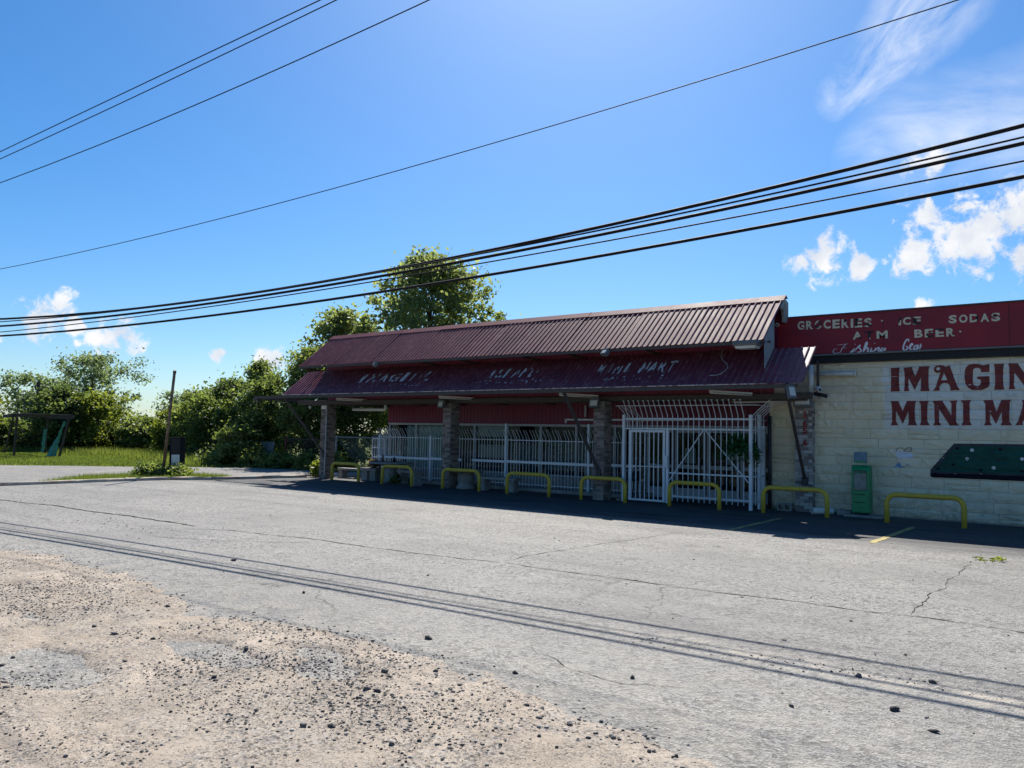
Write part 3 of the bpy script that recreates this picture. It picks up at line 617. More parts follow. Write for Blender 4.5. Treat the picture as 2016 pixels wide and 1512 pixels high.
# windows
mull = [-20.9, -19.52, -18.1, -16.78, -15.38, -14.03, -12.69, -11.33, -10.3]
for a, b in zip(mull[:-1], mull[1:]):
    mb = MB(); mb.box(a, a+.05, WY-.03, WY+.05, .42, 2.03); mb.box(b-.03, b, WY-.03, WY+.05, .42, 2.03); mb.box(a+.05, b-.03, WY-.03, WY+.05, .42, .47); mb.box(a+.05, b-.03, WY-.03, WY+.05, 1.99, 2.03)
    wo = mb.build('window', m_frame, store)
    MB().box(a+.05, b-.03, WY+.008, WY+.014, .47, 1.99).build('pane', m_glass, wo)
# glazed entrance behind the cage
MB().box(-10.3, -6.4, WY-.05, WY+.06, 1.94, 2.03).build('door_header', m_frame, store)
MB().box(-10.3, -6.4, WY-.05, WY+.06, .002, .12).build('door_threshold', m_frame, store)
for i, (a, b) in enumerate([(-10.25, -9.4), (-9.36, -8.45), (-8.41, -7.5), (-7.46, -6.45)]):
    mb = MB(); mb.box(a, a+.07, WY-.04, WY+.04, .12, 1.94); mb.box(b-.07, b, WY-.04, WY+.04, .12, 1.94); mb.box(a+.07, b-.07, WY-.04, WY+.04, .12, .3); mb.box(a+.07, b-.07, WY-.04, WY+.04, 1.86, 1.94); mb.box(a+.07, b-.07, WY-.04, WY+.04, .85, .95)
    d = mb.build('glass_door', m_frame, store)
    MB().box(a+.07, b-.07, WY-.004, WY+.004, .3, .85).build('pane', m_glass, d); MB().box(a+.07, b-.07, WY-.004, WY+.004, .95, 1.86).build('pane', m_glass, d)
    MB().box(b-.16, b-.12, WY-.1, WY-.04, .85, 1.15).build('door_handle', m_dark, d)
# brick pillars
def brick_mat(name, lo, hi):
    m = stone_mat(name, lo, hi); nn, nl = m.node_tree.nodes, m.node_tree.links; g = N(nn, 'ShaderNodeNewGeometry'); n_ = N(nn, 'ShaderNodeTexNoise', i_Scale=70.0, i_Detail=5.0); nl.new(g.outputs['Position'], n_.inputs['Vector']); bp = N(nn, 'ShaderNodeBump'); bp.inputs['Strength'].default_value = .5; bp.inputs['Distance'].default_value = .01; nl.new(n_.outputs['Fac'], bp.inputs['Height']); nl.new(bp.outputs[0], nn['Principled BSDF'].inputs['Normal']); return m
m_bricks = brick_mat('tan_brick', (.12, .095, .085, 1), (.31, .25, .215, 1)); m_bricksw = brick_mat('whitewashed_bricks', (.16, .125, .12, 1), (.50, .47, .435, 1))
def brick_pillar(x0, x1, y0, y1, h, m, seed, part='pillar'):
    core = MB().box(x0+.012, x1-.012, y0+.012, y1-.012, 0, h).build(part, m_mortar, store)
    r = random.Random(seed); mb = MB(); ch = .0735; tones = []; k = int(h/ch)
    for c in range(k):
        z0, z1 = c*ch+.005, (c+1)*ch-.005
        def row(a, b, put, off):
            t = a-off
            while t < b:
                e = min(t+.205, b); s_ = max(t, a)
                if e-s_ > .03: put(s_+.004, e-.004)
                t += .215
        off = 0 if c % 2 else .107
        row(x0, x1, lambda s_, e: mb.box(s_, e, y0-r.uniform(0, .006), y0+.02, z0, z1), off)
        row(y0+.02, y1, lambda s_, e: (mb.box(x1-.02, x1+r.uniform(0, .006), s_, e, z0, z1), mb.box(x0-r.uniform(0, .006), x0+.02, s_, e, z0, z1)), .107-off)
    me = mb.mesh('bricks', m, org=ORG[core]); a = me.attributes.new('tone', 'FLOAT', 'FACE'); nb_ = len(me.polygons)//6; tn = [r.choice([r.uniform(0, .25), r.uniform(.4, .8), r.uniform(.5, 1)]) for _ in range(nb_)]
    a.data.foreach_set('value', [tn[i//6] for i in range(len(me.polygons))]); link('bricks', me, core, kind='stuff')
for i, x in enumerate((-22.28, -16.22, -10.66)):
    brick_pillar(x, x+.33, (18.38, 18.22, 18.1)[i], (18.38, 18.22, 18.1)[i]+.42, 2.655, m_bricks, i)
brick_pillar(-5.62, -5.21, 19.10, 19.42, 2.66, m_bricksw, 8)
MB().box(-22.25, -22.0, 18.36, 18.5, 2.50, 2.62).build('pillar_cap_box', m_pvc, store)
MB().tube([(-21.93, 18.34, 2.6), (-21.93, 18.34, .1)], .022, 6).build('conduit', m_frame, store)
# struts of the lower awning
for a, b in [((-22.72, LE[0]+.08, LE[1]-.1), (-22.05, 18.36, .92)), ((-10.98, LE[0]+.08, LE[1]-.1), (-10.48, 18.08, .80)), ((-5.2, LE[0]+.08, LE[1]-.1), (-5.38, 19.06, .80))]:
    MB().bar(a, b, .06, .07).build('strut', m_trim, store)
    MB().box(b[0]-.07, b[0]+.07, b[1]-.035, b[1]+.05, b[2]-.17, b[2]+.03).build('strut_bracket', m_dark, store)
# pipes under the canopy
MB().tube([(-21.6, 19.3, 2.52), (-20.0, 19.3, 2.5), (-19.92, 19.3, 2.52), (-19.6, 19.0, 2.66)], .055, 8).build('drain_pipe', m_pvc, store, smooth=True)
MB().tube([(-7.2, 18.9, 2.86), (-7.18, 18.9, 2.76), (-7.08, 18.9, 2.68), (-6.95, 18.9, 2.66), (-5.4, 18.9, 2.68)], .06, 8).build('drain_pipe', m_pvc, store, smooth=True)
MB().tube([(-5.18, 18.9, 2.7), (-5.18, 18.95, 3.5)], .065, 10).build('downpipe', m_pvc, store, smooth=True)
MB().bar((-5.02, 18.9, 2.86), (-5.02, 18.9, 3.6), .05).build('downpipe_strap', m_trim, store)
MB().tube([(-6.26, 19.2, 2.3), (-6.26, 19.2, 0)], .05, 8).build('downpipe', m_dark, store, smooth=True)

# ---- lettering helpers
from mathutils.geometry import tessellate_polygon
def poly_bm(loops):
    bm = bmesh.new(); flat = [Vector((a, b, 0)) for l in loops for a, b in l]
    vs = [bm.verts.new(p) for p in flat]
    for t in tessellate_polygon([[Vector((a, b, 0)) for a, b in l] for l in loops]):
        try: bm.faces.new([vs[i] for i in t])
        except ValueError: pass
    return bm
def text_bm(s, size, bold=0.0):
    cu = bpy.data.curves.new('txt', 'FONT'); cu.offset = bold; cu.body = s; cu.size = size; cu.resolution_u = 3
    o = bpy.data.objects.new('txt', cu); COL.objects.link(o); dg = bpy.context.evaluated_depsgraph_get()
    me = bpy.data.meshes.new_from_object(o.evaluated_get(dg)); bm = bmesh.new(); bm.from_mesh(me)
    bpy.data.objects.remove(o); bpy.data.curves.remove(cu); bpy.data.meshes.remove(me); return bm
def fit(bm, x0, x1, z0, z1):
    xs = [v.co.x for v in bm.verts]; zs = [v.co.y for v in bm.verts]
    for v in bm.verts:
        v.co.x = x0+(v.co.x-min(xs))/(max(xs)-min(xs))*(x1-x0); v.co.y = z0+(v.co.y-min(zs))/(max(zs)-min(zs))*(z1-z0)
def fit2(bm, x0, x1, z0, z1):
    xs = [v.co.x for v in bm.verts]; zs = [v.co.y for v in bm.verts]; a, b, c, d = min(xs), max(xs), min(zs), max(zs)
    for v in bm.verts: v.co.x = x0+(v.co.x-a)/(b-a)*(x1-x0); v.co.y = z0+(v.co.y-c)/(d-c)*(z1-z0)
def cuts(bm, xs=(), ys=()):
    for x in xs: bmesh.ops.bisect_plane(bm, geom=bm.verts[:]+bm.edges[:]+bm.faces[:], plane_co=(x, 0, 0), plane_no=(1, 0, 0))
    for y in ys: bmesh.ops.bisect_plane(bm, geom=bm.verts[:]+bm.edges[:]+bm.faces[:], plane_co=(0, y, 0), plane_no=(0, 1, 0))
def bounds(bm):
    return min(v.co.x for v in bm.verts), max(v.co.x for v in bm.verts), min(v.co.y for v in bm.verts), max(v.co.y for v in bm.verts)
def finish(bm, name, m, parent, fn):
    """fn maps flat (a,b) to world; vertices go to local coordinates of the parent"""
    o = ORG[parent]
    for v in bm.verts: zo = v.co.z; v.co = Vector(fn(v.co.x, v.co.y))-o; v.co.y -= zo
    me = bpy.data.meshes.new(name); bm.to_mesh(me); bm.free(); me.materials.append(m); return link(name, me, parent)
def ribbon_bm(paths, w):
    bm = bmesh.new(); cnt = 0
    for p in paths:
        P = []
        pts = [Vector(q) for q in p]
        for i in range(len(pts)-1):          # Catmull-Rom smoothing
            p0, p1, p2, p3 = pts[max(i-1, 0)], pts[i], pts[i+1], pts[min(i+2, len(pts)-1)]
            for t in (0, .2, .4, .6, .8): P.append(.5*((2*p1)+(-p0+p2)*t+(2*p0-5*p1+4*p2-p3)*t*t+(-p0+3*p1-3*p2+p3)*t**3))
        P.append(pts[-1]); prev = None
        for i, q in enumerate(P):
            t = (P[min(i+1, len(P)-1)]-P[max(i-1, 0)]); t = t.normalized() if t.length else Vector((1, 0))
            n_ = Vector((-t.y, t.x)); ww = w*(.55+.45*abs(n_.x))*min(1, .5+i/6, .5+(len(P)-1-i)/6)
            cnt += 1; a, b = bm.verts.new((*(q+n_*ww/2), cnt*3e-5)), bm.verts.new((*(q-n_*ww/2), cnt*3e-5))
            if prev: bm.faces.new((prev[0], prev[1], b, a))
            prev = (a, b)
    return bm
# ---- peeled white letters on the lower awning
AX0, AW = -22.76, (22.76-4.83)/20/6
def awn(x, t, lift=.009):
    u = ((x-AX0)/AW) % 1.0; h = 0 if u < .64 else (.018*(u-.64)/.10 if u < .74 else (.022 if u < .9 else .018*(1-u)/.10))
    ca, sa = (LT[0]-LE[0]), (LT[1]-LE[1]); L = math.hypot(ca, sa); nrm = (0, -sa/L, ca/L); h += lift
    return (x, LE[0]+ca*t+nrm[1]*h, LE[1]+sa*t+nrm[2]*h)
def awning_word(word, x0, x1, t0, t1, keepf):
    n = len(word); cw = (x1-x0)/n
    for i, ch in enumerate(word):
        if ch == ' ': continue
        bm = text_bm(ch, 1.0, .02); a = x0+i*cw; fit2(bm, a+cw*(.10 if ch != 'I' else .32), a+cw*(.92 if ch != 'I' else .62), t0, t1)
        bks = [AX0+AW*(k+q) for k in range(int((a-AX0)/AW)-1, int((a+cw-AX0)/AW)+2) for q in (0, .32, .64, .74, .82, .9)]
        cuts(bm, bks, np.linspace(t0, t1, 8)[1:-1])
        dele = [f for f in bm.faces if vnoise(np.array([f.calc_center_median().x*7.0+i]), np.array([f.calc_center_median().y*5.0]))[0] < keepf+.28*(((f.calc_center_median().x-AX0)/AW) % 1.0 > .62)]
        bmesh.ops.delete(bm, geom=dele, context='FACES')
        if bm.faces: finish(bm, 'peeled_letter', m_faded, store, awn)['kind'] = 'stuff'
        else: bm.free()
awning_word('IMAGINE', -19.55, -16.1, .42, .76, .34)
awning_word('ISLAND', -13.95, -12.2, .42, .74, .38)
awning_word('MINI MART', -10.3, -8.05, .42, .76, .42)
bm = bmesh.new(); r = random.Random(5)
for _ in range(60):                       # scraps of old small print below the words
    x = r.choice([r.uniform(-19.6, -16), r.uniform(-14.2, -11), r.uniform(-10.3, -8.2)]); t = r.uniform(.2, .3); w = r.uniform(.02, .06); h = r.uniform(.015, .04)
    bm.faces.new([bm.verts.new(p) for p in ((x, t, 0), (x+w, t+.01, 0), (x+w*.8, t+h, 0), (x+.005, t+h, 0))])
finish(bm, 'vinyl_scraps', m_faded, store, awn)['kind'] = 'stuff'

# ================================================================== STONE WING on the right
stone = thing('stone_building', (-2, 19.35, 0), 'cream painted stone block building with red lettered wall', 'building')
SY = 19.36
MB().box(-6.3, 9.0, SY, 30, 0, 4.55).build('wall', m_conc, stone)
MB().box(-6.1, 9.0, SY-.16, SY, 3.58, 3.73).build('dark_flashing', m_black, stone)
var = []
for k in range(14):
    r = random.Random(100+k); nx, nz = 6, 3; vs = []; fs = []
    g = [[0 if i in (0, nx) or j in (0, nz) else r.uniform(.0, 1)**1.4 for j in range(nz+1)] for i in range(nx+1)]
    for i in range(nx+1):
        for j in range(nz+1):
            xx = i/nx; zz = j/nz
            if 0 < i < nx: xx += r.uniform(-.05, .05)
            if 0 < j < nz: zz += r.uniform(-.1, .1)
            edge = .35 if (i in (0, nx) or j in (0, nz)) else 1
            d = (.35+g[i][j]*.65) if edge == 1 else r.uniform(.15, .42)
            vs.append((xx, -d, zz))
    for i in range(nx):
        for j in range(nz): a = i*(nz+1)+j; fs.append((a, a+nz+1, a+nz+2, a+1))
    rim = [i*(nz+1) for i in range(nx+1)]+[nx*(nz+1)+j for j in range(1, nz+1)]+[i*(nz+1)+nz for i in range(nx-1, -1, -1)]+[j for j in range(nz-1, 0, -1)]
    b0 = len(vs)
    vs += [(vs[i][0], .5, vs[i][2]) for i in rim]
    for q in range(len(rim)): q2 = (q+1) % len(rim); fs.append((rim[q], b0+q, b0+q2, rim[q2]))
    var.append((vs, fs))
var_me = []
for vs, fs in var:
    me = bpy.data.meshes.new('stone_block'); me.from_pydata(vs, [], fs); me.materials.append(MS); me.polygons.foreach_set('use_smooth', [False]*len(fs)); me.update(); var_me.append(me)
bv, bf = [], []
r = random.Random(21); z = .03
while z < 3.54:
    h = r.choice([.17, .2, .215, .225, .235]); h = min(h, 3.56-z)
    if h < .08: break
    x = -6.3
    while x < 2.4:
        L = r.uniform(.32, .95); L = min(L, 2.5-x)
        if r.random() < .16 and h > .18: parts_ = [(z, h*.45), (z+h*.45, h*.55)]
        else: parts_ = [(z, h)]
        for zz, hh in parts_:
            k = r.randrange(14); D = r.uniform(.03, .062); o = link('stone_block', var_me[k], stone)
            loc = Vector((x+.003, SY-.012, zz+.003)); sc_ = Vector((L-.006, D, hh-.006)); o.location = loc-ORG[stone]; o.scale = sc_
            b0 = len(bv); bv += [Vector((loc.x+v[0]*sc_.x, loc.y+v[1]*sc_.y, loc.z+v[2]*sc_.z)) for v in var[k][0]]; bf += [tuple(b0+i for i in f) for f in var[k][1]]
        x += L
    z += h
bvh = BVHTree.FromPolygons(bv, bf)
def wall_y(x, z, lift):
    hit = bvh.ray_cast(Vector((x, 18.5, z)), Vector((0, 1, 0))); y = hit[0].y if hit[0] else SY-.02
    return (x, y-lift, z)
def wall_paint(name, loops, m, lift=.010, g=.022, parent=None, bm=None):
    bm = bm or poly_bm(loops); a, b, c, d = bounds(bm)
    cuts(bm, np.arange(math.floor(a/g)*g+g, b, g), np.arange(math.floor(c/g)*g+g, d, g))
    return finish(bm, name, m, parent or stone, lambda x, z: wall_y(x, z, lift))
WALL_LETTERS = [
    [[(-3.526, 3.405), (-3.323, 3.411), (-3.341, 3.348), (-3.349, 3.205), (-3.348, 3.046), (-3.343, 2.935), (-3.327, 2.868), (-3.535, 2.862), (-3.517, 2.923), (-3.515, 3.082), (-3.513, 3.274), (-3.515, 3.362)]] ,
    [[(-3.257, 3.405), (-3.074, 3.413), (-3.075, 3.37), (-3.018, 3.195), (-2.941, 3.381), (-2.938, 3.419), (-2.721, 3.42), (-2.744, 3.367), (-2.752, 3.188), (-2.752, 2.954), (-2.733, 2.864), (-2.92, 2.867), (-2.905, 2.926), (-2.902, 3.129), (-2.909, 3.161), (-3.034, 2.894), (-3.152, 3.165), (-3.158, 2.947), (-3.139, 2.871), (-3.251, 2.867), (-3.238, 2.933), (-3.231, 3.202), (-3.238, 3.36)]] ,
    [[(-2.668, 2.863), (-2.615, 2.944), (-2.558, 3.136), (-2.512, 3.281), (-2.57, 3.263), (-2.617, 3.277), (-2.643, 3.324), (-2.634, 3.386), (-2.595, 3.423), (-2.526, 3.439), (-2.459, 3.426), (-2.412, 3.393), (-2.331, 3.424), (-2.299, 3.312), (-2.248, 3.127), (-2.191, 2.958), (-2.146, 2.869), (-2.333, 2.869), (-2.325, 2.915), (-2.344, 2.992), (-2.39, 3.031), (-2.437, 3.04), (-2.492, 3.026), (-2.533, 2.965), (-2.538, 2.904), (-2.532, 2.87)], [(-2.445, 3.271), (-2.383, 3.1), (-2.504, 3.096)], [(-2.603, 3.354), (-2.575, 3.384), (-2.534, 3.385), (-2.517, 3.359), (-2.535, 3.32), (-2.576, 3.314)]] ,
    [[(-1.586, 3.42), (-1.589, 3.255), (-1.739, 3.251), (-1.748, 3.316), (-1.786, 3.346), (-1.838, 3.35), (-1.877, 3.328), (-1.893, 3.284), (-1.898, 3.027), (-1.88, 2.974), (-1.832, 2.953), (-1.78, 2.961), (-1.751, 3.001), (-1.747, 3.091), (-1.816, 3.108), (-1.815, 3.16), (-1.587, 3.161), (-1.591, 2.96), (-1.627, 2.916), (-1.717, 2.87), (-1.911, 2.869), (-1.988, 2.923), (-2.039, 3.015), (-2.052, 3.167), (-2.048, 3.289), (-2.02, 3.371), (-1.967, 3.422), (-1.888, 3.441), (-1.798, 3.434), (-1.702, 3.4), (-1.618, 3.421)]] ,
    [[(-1.504, 3.42), (-1.318, 3.42), (-1.331, 3.368), (-1.343, 3.147), (-1.342, 2.954), (-1.321, 2.868), (-1.508, 2.866), (-1.49, 2.943), (-1.486, 3.151), (-1.49, 3.33)]] ,
    [[(-1.247, 3.422), (-1.075, 3.418), (-0.899, 3.09), (-0.893, 3.352), (-0.91, 3.414), (-0.79, 3.414), (-0.805, 3.349), (-0.815, 2.87), (-0.921, 2.869), (-1.14, 3.229), (-1.149, 2.935), (-1.13, 2.873), (-1.245, 2.87), (-1.23, 2.952), (-1.228, 3.335)]] ,
    [[(-3.534, 2.644), (-3.368, 2.647), (-3.281, 2.413), (-3.19, 2.648), (-2.998, 2.646), (-3.028, 2.584), (-3.037, 2.443), (-3.033, 2.209), (-2.993, 2.097), (-3.183, 2.093), (-3.161, 2.162), (-3.161, 2.428), (-3.284, 2.121), (-3.418, 2.426), (-3.424, 2.192), (-3.382, 2.094), (-3.538, 2.089), (-3.508, 2.159), (-3.501, 2.381), (-3.509, 2.588)]] ,
    [[(-2.951, 2.643), (-2.746, 2.644), (-2.778, 2.582), (-2.788, 2.195), (-2.739, 2.099), (-2.937, 2.095), (-2.912, 2.179), (-2.91, 2.568)]] ,
    [[(-2.682, 2.646), (-2.491, 2.649), (-2.317, 2.316), (-2.31, 2.578), (-2.35, 2.637), (-2.195, 2.65), (-2.22, 2.578), (-2.229, 2.183), (-2.182, 2.101), (-2.351, 2.097), (-2.552, 2.457), (-2.558, 2.188), (-2.522, 2.101), (-2.677, 2.097), (-2.643, 2.165), (-2.643, 2.566)]] ,
    [[(-2.137, 2.65), (-1.934, 2.654), (-1.965, 2.591), (-1.971, 2.199), (-1.93, 2.106), (-2.13, 2.102), (-2.092, 2.184), (-2.091, 2.577)]] ,
    [[(-1.715, 2.648), (-1.537, 2.652), (-1.476, 2.394), (-1.38, 2.651), (-1.208, 2.655), (-1.234, 2.584), (-1.249, 2.203), (-1.204, 2.113), (-1.409, 2.108), (-1.376, 2.173), (-1.379, 2.409), (-1.489, 2.135), (-1.589, 2.365), (-1.599, 2.186), (-1.563, 2.11), (-1.711, 2.105), (-1.678, 2.179), (-1.674, 2.558)]] ,
    [[(-1.145, 2.113), (-1.092, 2.204), (-1.014, 2.481), (-1.0, 2.568), (-1.017, 2.641), (-0.865, 2.645), (-0.755, 2.191), (-0.721, 2.12), (-0.888, 2.118), (-0.875, 2.176), (-0.897, 2.263), (-0.969, 2.263), (-1.02, 2.175), (-1.009, 2.117)], [(-0.94, 2.524), (-0.901, 2.364), (-0.98, 2.35)]] ,
]
for loops in WALL_LETTERS: wall_paint('painted_letter', loops, m_letter)
# the painted pool table
pool_r = 1.55
rail = wall_paint('pool_table_painting', [[(-2.276, 1.705), (pool_r-.45, 1.74), (pool_r, 1.10), (pool_r, .955), (-2.70, .948), (-2.736, .965), (-2.744, 1.109)]], m_rail, .010, .03)
wall_paint('felt', [[(-2.235, 1.655), (pool_r-.5, 1.685), (pool_r-.08, 1.15), (pool_r-.1, 1.10), (-2.64, 1.085), (-2.67, 1.105)]], m_felt, .016, .03, parent=rail)
wall_paint('table_side', [[(-2.744, 1.04), (pool_r, 1.075), (pool_r, .955), (-2.70, .948), (-2.736, .965)]], m_dkblue, .016, .03, parent=rail)
def disc(cx, cz, rx, rz, n=14): return [[(cx+rx*math.cos(2*math.pi*k/n), cz+rz*math.sin(2*math.pi*k/n)) for k in range(n)]]
for cx, cz, q in [(-1.936, 1.57, .036), (-2.033, 1.381, .036), (-1.546, 1.205, .038), (-1.035, 1.412, .036)]: wall_paint('painted_ball', disc(cx, cz, q, q), m_whitep, .021, .02, parent=rail)
wall_paint('painted_ball', disc(-1.459, 1.4, .03, .028), m_rail, .021, .02, parent=rail)
for cx, cz in [(-2.219, 1.6), (-1.421, 1.597), (-2.59, 1.141), (-1.786, 1.147), (-1.04, 1.155), (-2.3, 1.245)]:
    if cz > 1.5: wall_paint('pocket_ring', disc(cx, cz+.005, .048, .036), m_rail, .020, .02, parent=rail)
    wall_paint('painted_pocket', disc(cx, cz, .035, .026), m_dkblue, .024, .02, parent=rail)
# painted-over small picture on the wall
wall_paint('painted_over_patch', [[(-3.43, 1.50), (-3.10, 1.48), (-3.07, 1.36), (-3.2, 1.34), (-3.42, 1.36)]], m_palep)
wall_paint('blue_paint_mark', [[(-3.51, 1.135), (-3.44, 1.18), (-3.39, 1.24), (-3.375, 1.275), (-3.36, 1.235), (-3.3, 1.17), (-3.24, 1.14)]], m_blue)
wall_paint('brown_brush_mark', None, m_brownp, bm=ribbon_bm([[(-3.43, 1.5), (-3.40, 1.57), (-3.33, 1.585), (-3.27, 1.575)], [(-3.28, 1.51), (-3.22, 1.57), (-3.14, 1.60), (-3.12, 1.56), (-3.13, 1.51), (-3.28, 1.51)], [(-3.22, 1.54), (-3.15, 1.56)]], .016))
wall_paint('blue_brush_mark', None, m_blue, bm=ribbon_bm([[(-3.24, 1.15), (-3.2, 1.23), (-3.17, 1.17), (-3.12, 1.18)]], .012))
MB().tube([(-5.2, 19.24, 3.31), (-4.32, 19.24, 3.295), (-4.28, 19.24, 3.295)], .055, 10).build('wall_pipe', m_pvc, stone, smooth=True)
MB().tube([(-4.28, 19.24, 3.295), (-4.25, 19.24, 3.295)], .065, 10).build('pipe_cap', m_pvc, stone, smooth=True)
# house number on the brick pier
num = thing('house_number', (-5.37, 19.09, 1.6), 'red house number digits fixed to the whitewashed brick pier', 'number')
for ch, z0 in (('1', 2.26), ('6', 2.03), ('5', 1.865), ('6', 1.58)):
    if ch == '1': bm = poly_bm([[(0, .8), (.3, 1), (.65, 1), (.65, .16), (.9, .12), (.9, 0), (.05, 0), (.05, .12), (.32, .16), (.32, .78), (.05, .68)]])
    else: bm = text_bm(ch, 1.0, .03)
    fit2(bm, -5.425, -5.315, z0, z0+.15)
    b_ = bmesh.ops.extrude_face_region(bm, geom=bm.faces[:]); 
    for e in b_['geom']:
        if isinstance(e, bmesh.types.BMVert): e.co.z -= .012
    for v in bm.verts: v.co = Vector((v.co.x, 19.085+v.co.z, v.co.y))-ORG[num]
    me = bpy.data.meshes.new('digit'); bm.to_mesh(me); bm.free(); me.materials.append(mat('red_digit', (.26, .03, .03), .5, .4)); link('digit', me, num)

# ---- red sign board above the wall
sgn = thing('sign_board', (-2, 19.2, 3.7), 'long dark red sign board with peeling grocery lettering above the stone wall', 'sign')
MB().box(-6.40, 8.5, 19.16, SY-.01, 3.78, 4.70).build('panel', m_signred, sgn)  # left end runs on unseen behind the false front, added to stop sun
MB().box(-6.1, 8.5, 19.13, SY, 4.703, 4.735).build('top_cap', m_trim, sgn)
MB().box(-6.1, 8.5, 19.12, 19.158, 3.735, 3.775).build('bottom_flashing', m_lamp, sgn)
for k in range(-1, 3): MB().box(-6.08+2.44*(k+1)-.004, -6.08+2.44*(k+1)+.004, 19.1545, 19.159, 3.79, 4.69).build('panel_seam', m_black, sgn)
def sign_word(word, x0, x1, z0, z1, zdrop, keepf, seed):
    n = len(word); tot = sum(.45 if c == 'I' else 1.15 if c == 'M' else 1 for c in word); x = x0; i = 0
    for ch in word:
        wch = (.45 if ch == 'I' else 1.15 if ch == 'M' else 1)/tot*(x1-x0); f0 = (x-x0)/(x1-x0); za, zb = z0+zdrop*f0, z1+zdrop*f0
        a, b = x+wch*.06, x+wch*.86
        if ch == 'I': a, b = x+wch*.15, x+wch*.75
        bm = text_bm(ch, 1.0, .038); fit2(bm, a, b, za, zb); cuts(bm, np.linspace(a, b, 7)[1:-1], np.linspace(za, zb, 7)[1:-1])
        bk = bm.copy(); letter = finish(bk, 'letter_backing', m_black, sgn, lambda p, q: (p, 19.156, q))
        nz = lambda f: vnoise(np.array([f.calc_center_median().x*9.0+seed]), np.array([f.calc_center_median().y*9.0+seed*3]))[0]
        bmesh.ops.delete(bm, geom=[f for f in bm.faces if nz(f) < keepf], context='FACES')
        if bm.faces: finish(bm, 'letter', m_cream, sgn, lambda p, q: (p, 19.152, q))
        else: bm.free()
        x += wch; i += 1
sign_word('GROCERIES', -5.57, -3.85, 4.40, 4.61, -.04, .27, 6)
sign_word('ICE', -3.33, -2.83, 4.36, 4.535, -.01, .32, 5)
sign_word('SODAS', -2.33, -1.33, 4.33, 4.51, -.015, .20, 9)
sign_word('ATM', -4.31, -3.50, 4.09, 4.27, -.02, .36, 12)
sign_word('BEER', -3.01, -2.17, 4.055, 4.24, -.015, .32, 4)
for cx, cz in ((-3.66, 4.49), (-2.10, 4.14)): finish(poly_bm(disc(cx, cz, .022, .02, 8)), 'dot', m_cream, sgn, lambda p, q: (p, 19.153, q))
FISHING = [[[(-4.64, 3.978), (-4.402, 3.995)], [(-4.429, 4.004), (-4.528, 3.897), (-4.571, 3.809), (-4.642, 3.768), (-4.713, 3.786), (-4.734, 3.84), (-4.698, 3.883), (-4.641, 3.888)], [(-4.556, 3.898), (-4.43, 3.907)]], [[(-4.25, 3.883), (-4.32, 3.812), (-4.348, 3.791), (-4.264, 3.809)], [(-4.252, 3.979), (-4.235, 3.974)]], [[(-4.264, 3.809), (-4.139, 3.951), (-4.154, 3.892), (-4.113, 3.831), (-4.141, 3.786), (-4.209, 3.795)]], [[(-4.072, 3.8), (-4.003, 4.002), (-3.982, 3.972), (-4.045, 3.828), (-4.073, 3.793)], [(-4.052, 3.821), (-3.977, 3.883), (-3.957, 3.853), (-3.977, 3.788), (-3.937, 3.801)]], [[(-3.882, 3.878), (-3.91, 3.792), (-3.87, 3.783), (-3.836, 3.818)], [(-3.827, 3.981), (-3.814, 3.97)]], [[(-3.802, 3.874), (-3.823, 3.78)], [(-3.816, 3.802), (-3.748, 3.872), (-3.728, 3.856), (-3.742, 3.784), (-3.702, 3.789)]], [[(-3.609, 3.85), (-3.669, 3.853), (-3.696, 3.796), (-3.669, 3.773), (-3.609, 3.835)], [(-3.589, 3.863), (-3.61, 3.748)]]]
GEAR = [[[(-3.115, 3.974), (-3.121, 4.03), (-3.164, 4.009), (-3.215, 3.901), (-3.223, 3.806), (-3.181, 3.781), (-3.131, 3.841), (-3.172, 3.883)]], [[(-3.095, 3.847), (-3.038, 3.899), (-3.052, 3.931), (-3.088, 3.878), (-3.082, 3.799), (-3.026, 3.804)]], [[(-2.947, 3.894), (-2.997, 3.858), (-3.005, 3.788), (-2.956, 3.801), (-2.927, 3.893), (-2.928, 3.784)]], [[(-2.871, 3.914), (-2.893, 3.79)], [(-2.885, 3.852), (-2.844, 3.865)]]]
for i, paths in enumerate(FISHING+GEAR):
    paths = [[(a, max(b, 3.79)) for a, b in p] for p in paths]
    finish(ribbon_bm(paths, .016 if i == 0 else .034), 'script_letter', m_whitep, sgn, lambda p, q: (p, 19.154, q))

# ================================================================== FENCE, CAGE
def picket_me(name, prof, rr, m, n=4):
    return MB().tube(prof, rr, n).mesh(name, m)
fence = thing('security_fence', (-15.3, 19.3, 0), 'white picket security fence with outward bent tips in front of the store windows', 'fence')
fp_me = picket_me('picket', [(0, 0, .13), (0, 0, 1.60), (0, -.20, 1.86)], [.0095, .0095, .008], m_white)
r = random.Random(2); x = -20.05
while x < -10.4:
    o = link('picket', fp_me, fence); o.location = Vector((x, 19.3, r.uniform(-.01, .01)))-ORG[fence]; o.rotation_euler = (r.uniform(-.012, .012), r.uniform(-.012, .012), r.uniform(-.06, .06)); x += .117
MB().box(-20.15, -10.4, 19.318, 19.345, 1.525, 1.55).build('top_rail', m_white, fence)
for a, b in ((-20.1, -17.74), (-17.66, -16.3), (-15.85, -14.56), (-14.48, -10.95), (-10.92, -10.0)):
    MB().box(a, b, 19.255, 19.285, .80+.008*(a+20)*.8, .875+.008*(a+20)*.8).build('middle_rail', m_white, fence)
MB().box(-20.15, -10.4, 19.315, 19.34, .185, .21).build('bottom_rail', m_white, fence)
for x, h in ((-20.15, 1.62), (-17.7, 1.62), (-14.52, 2.05), (-11.52, 2.05)):
    MB().box(x-.035, x+.035, 19.27, 19.36, 0, h).build('post', m_white, fence)
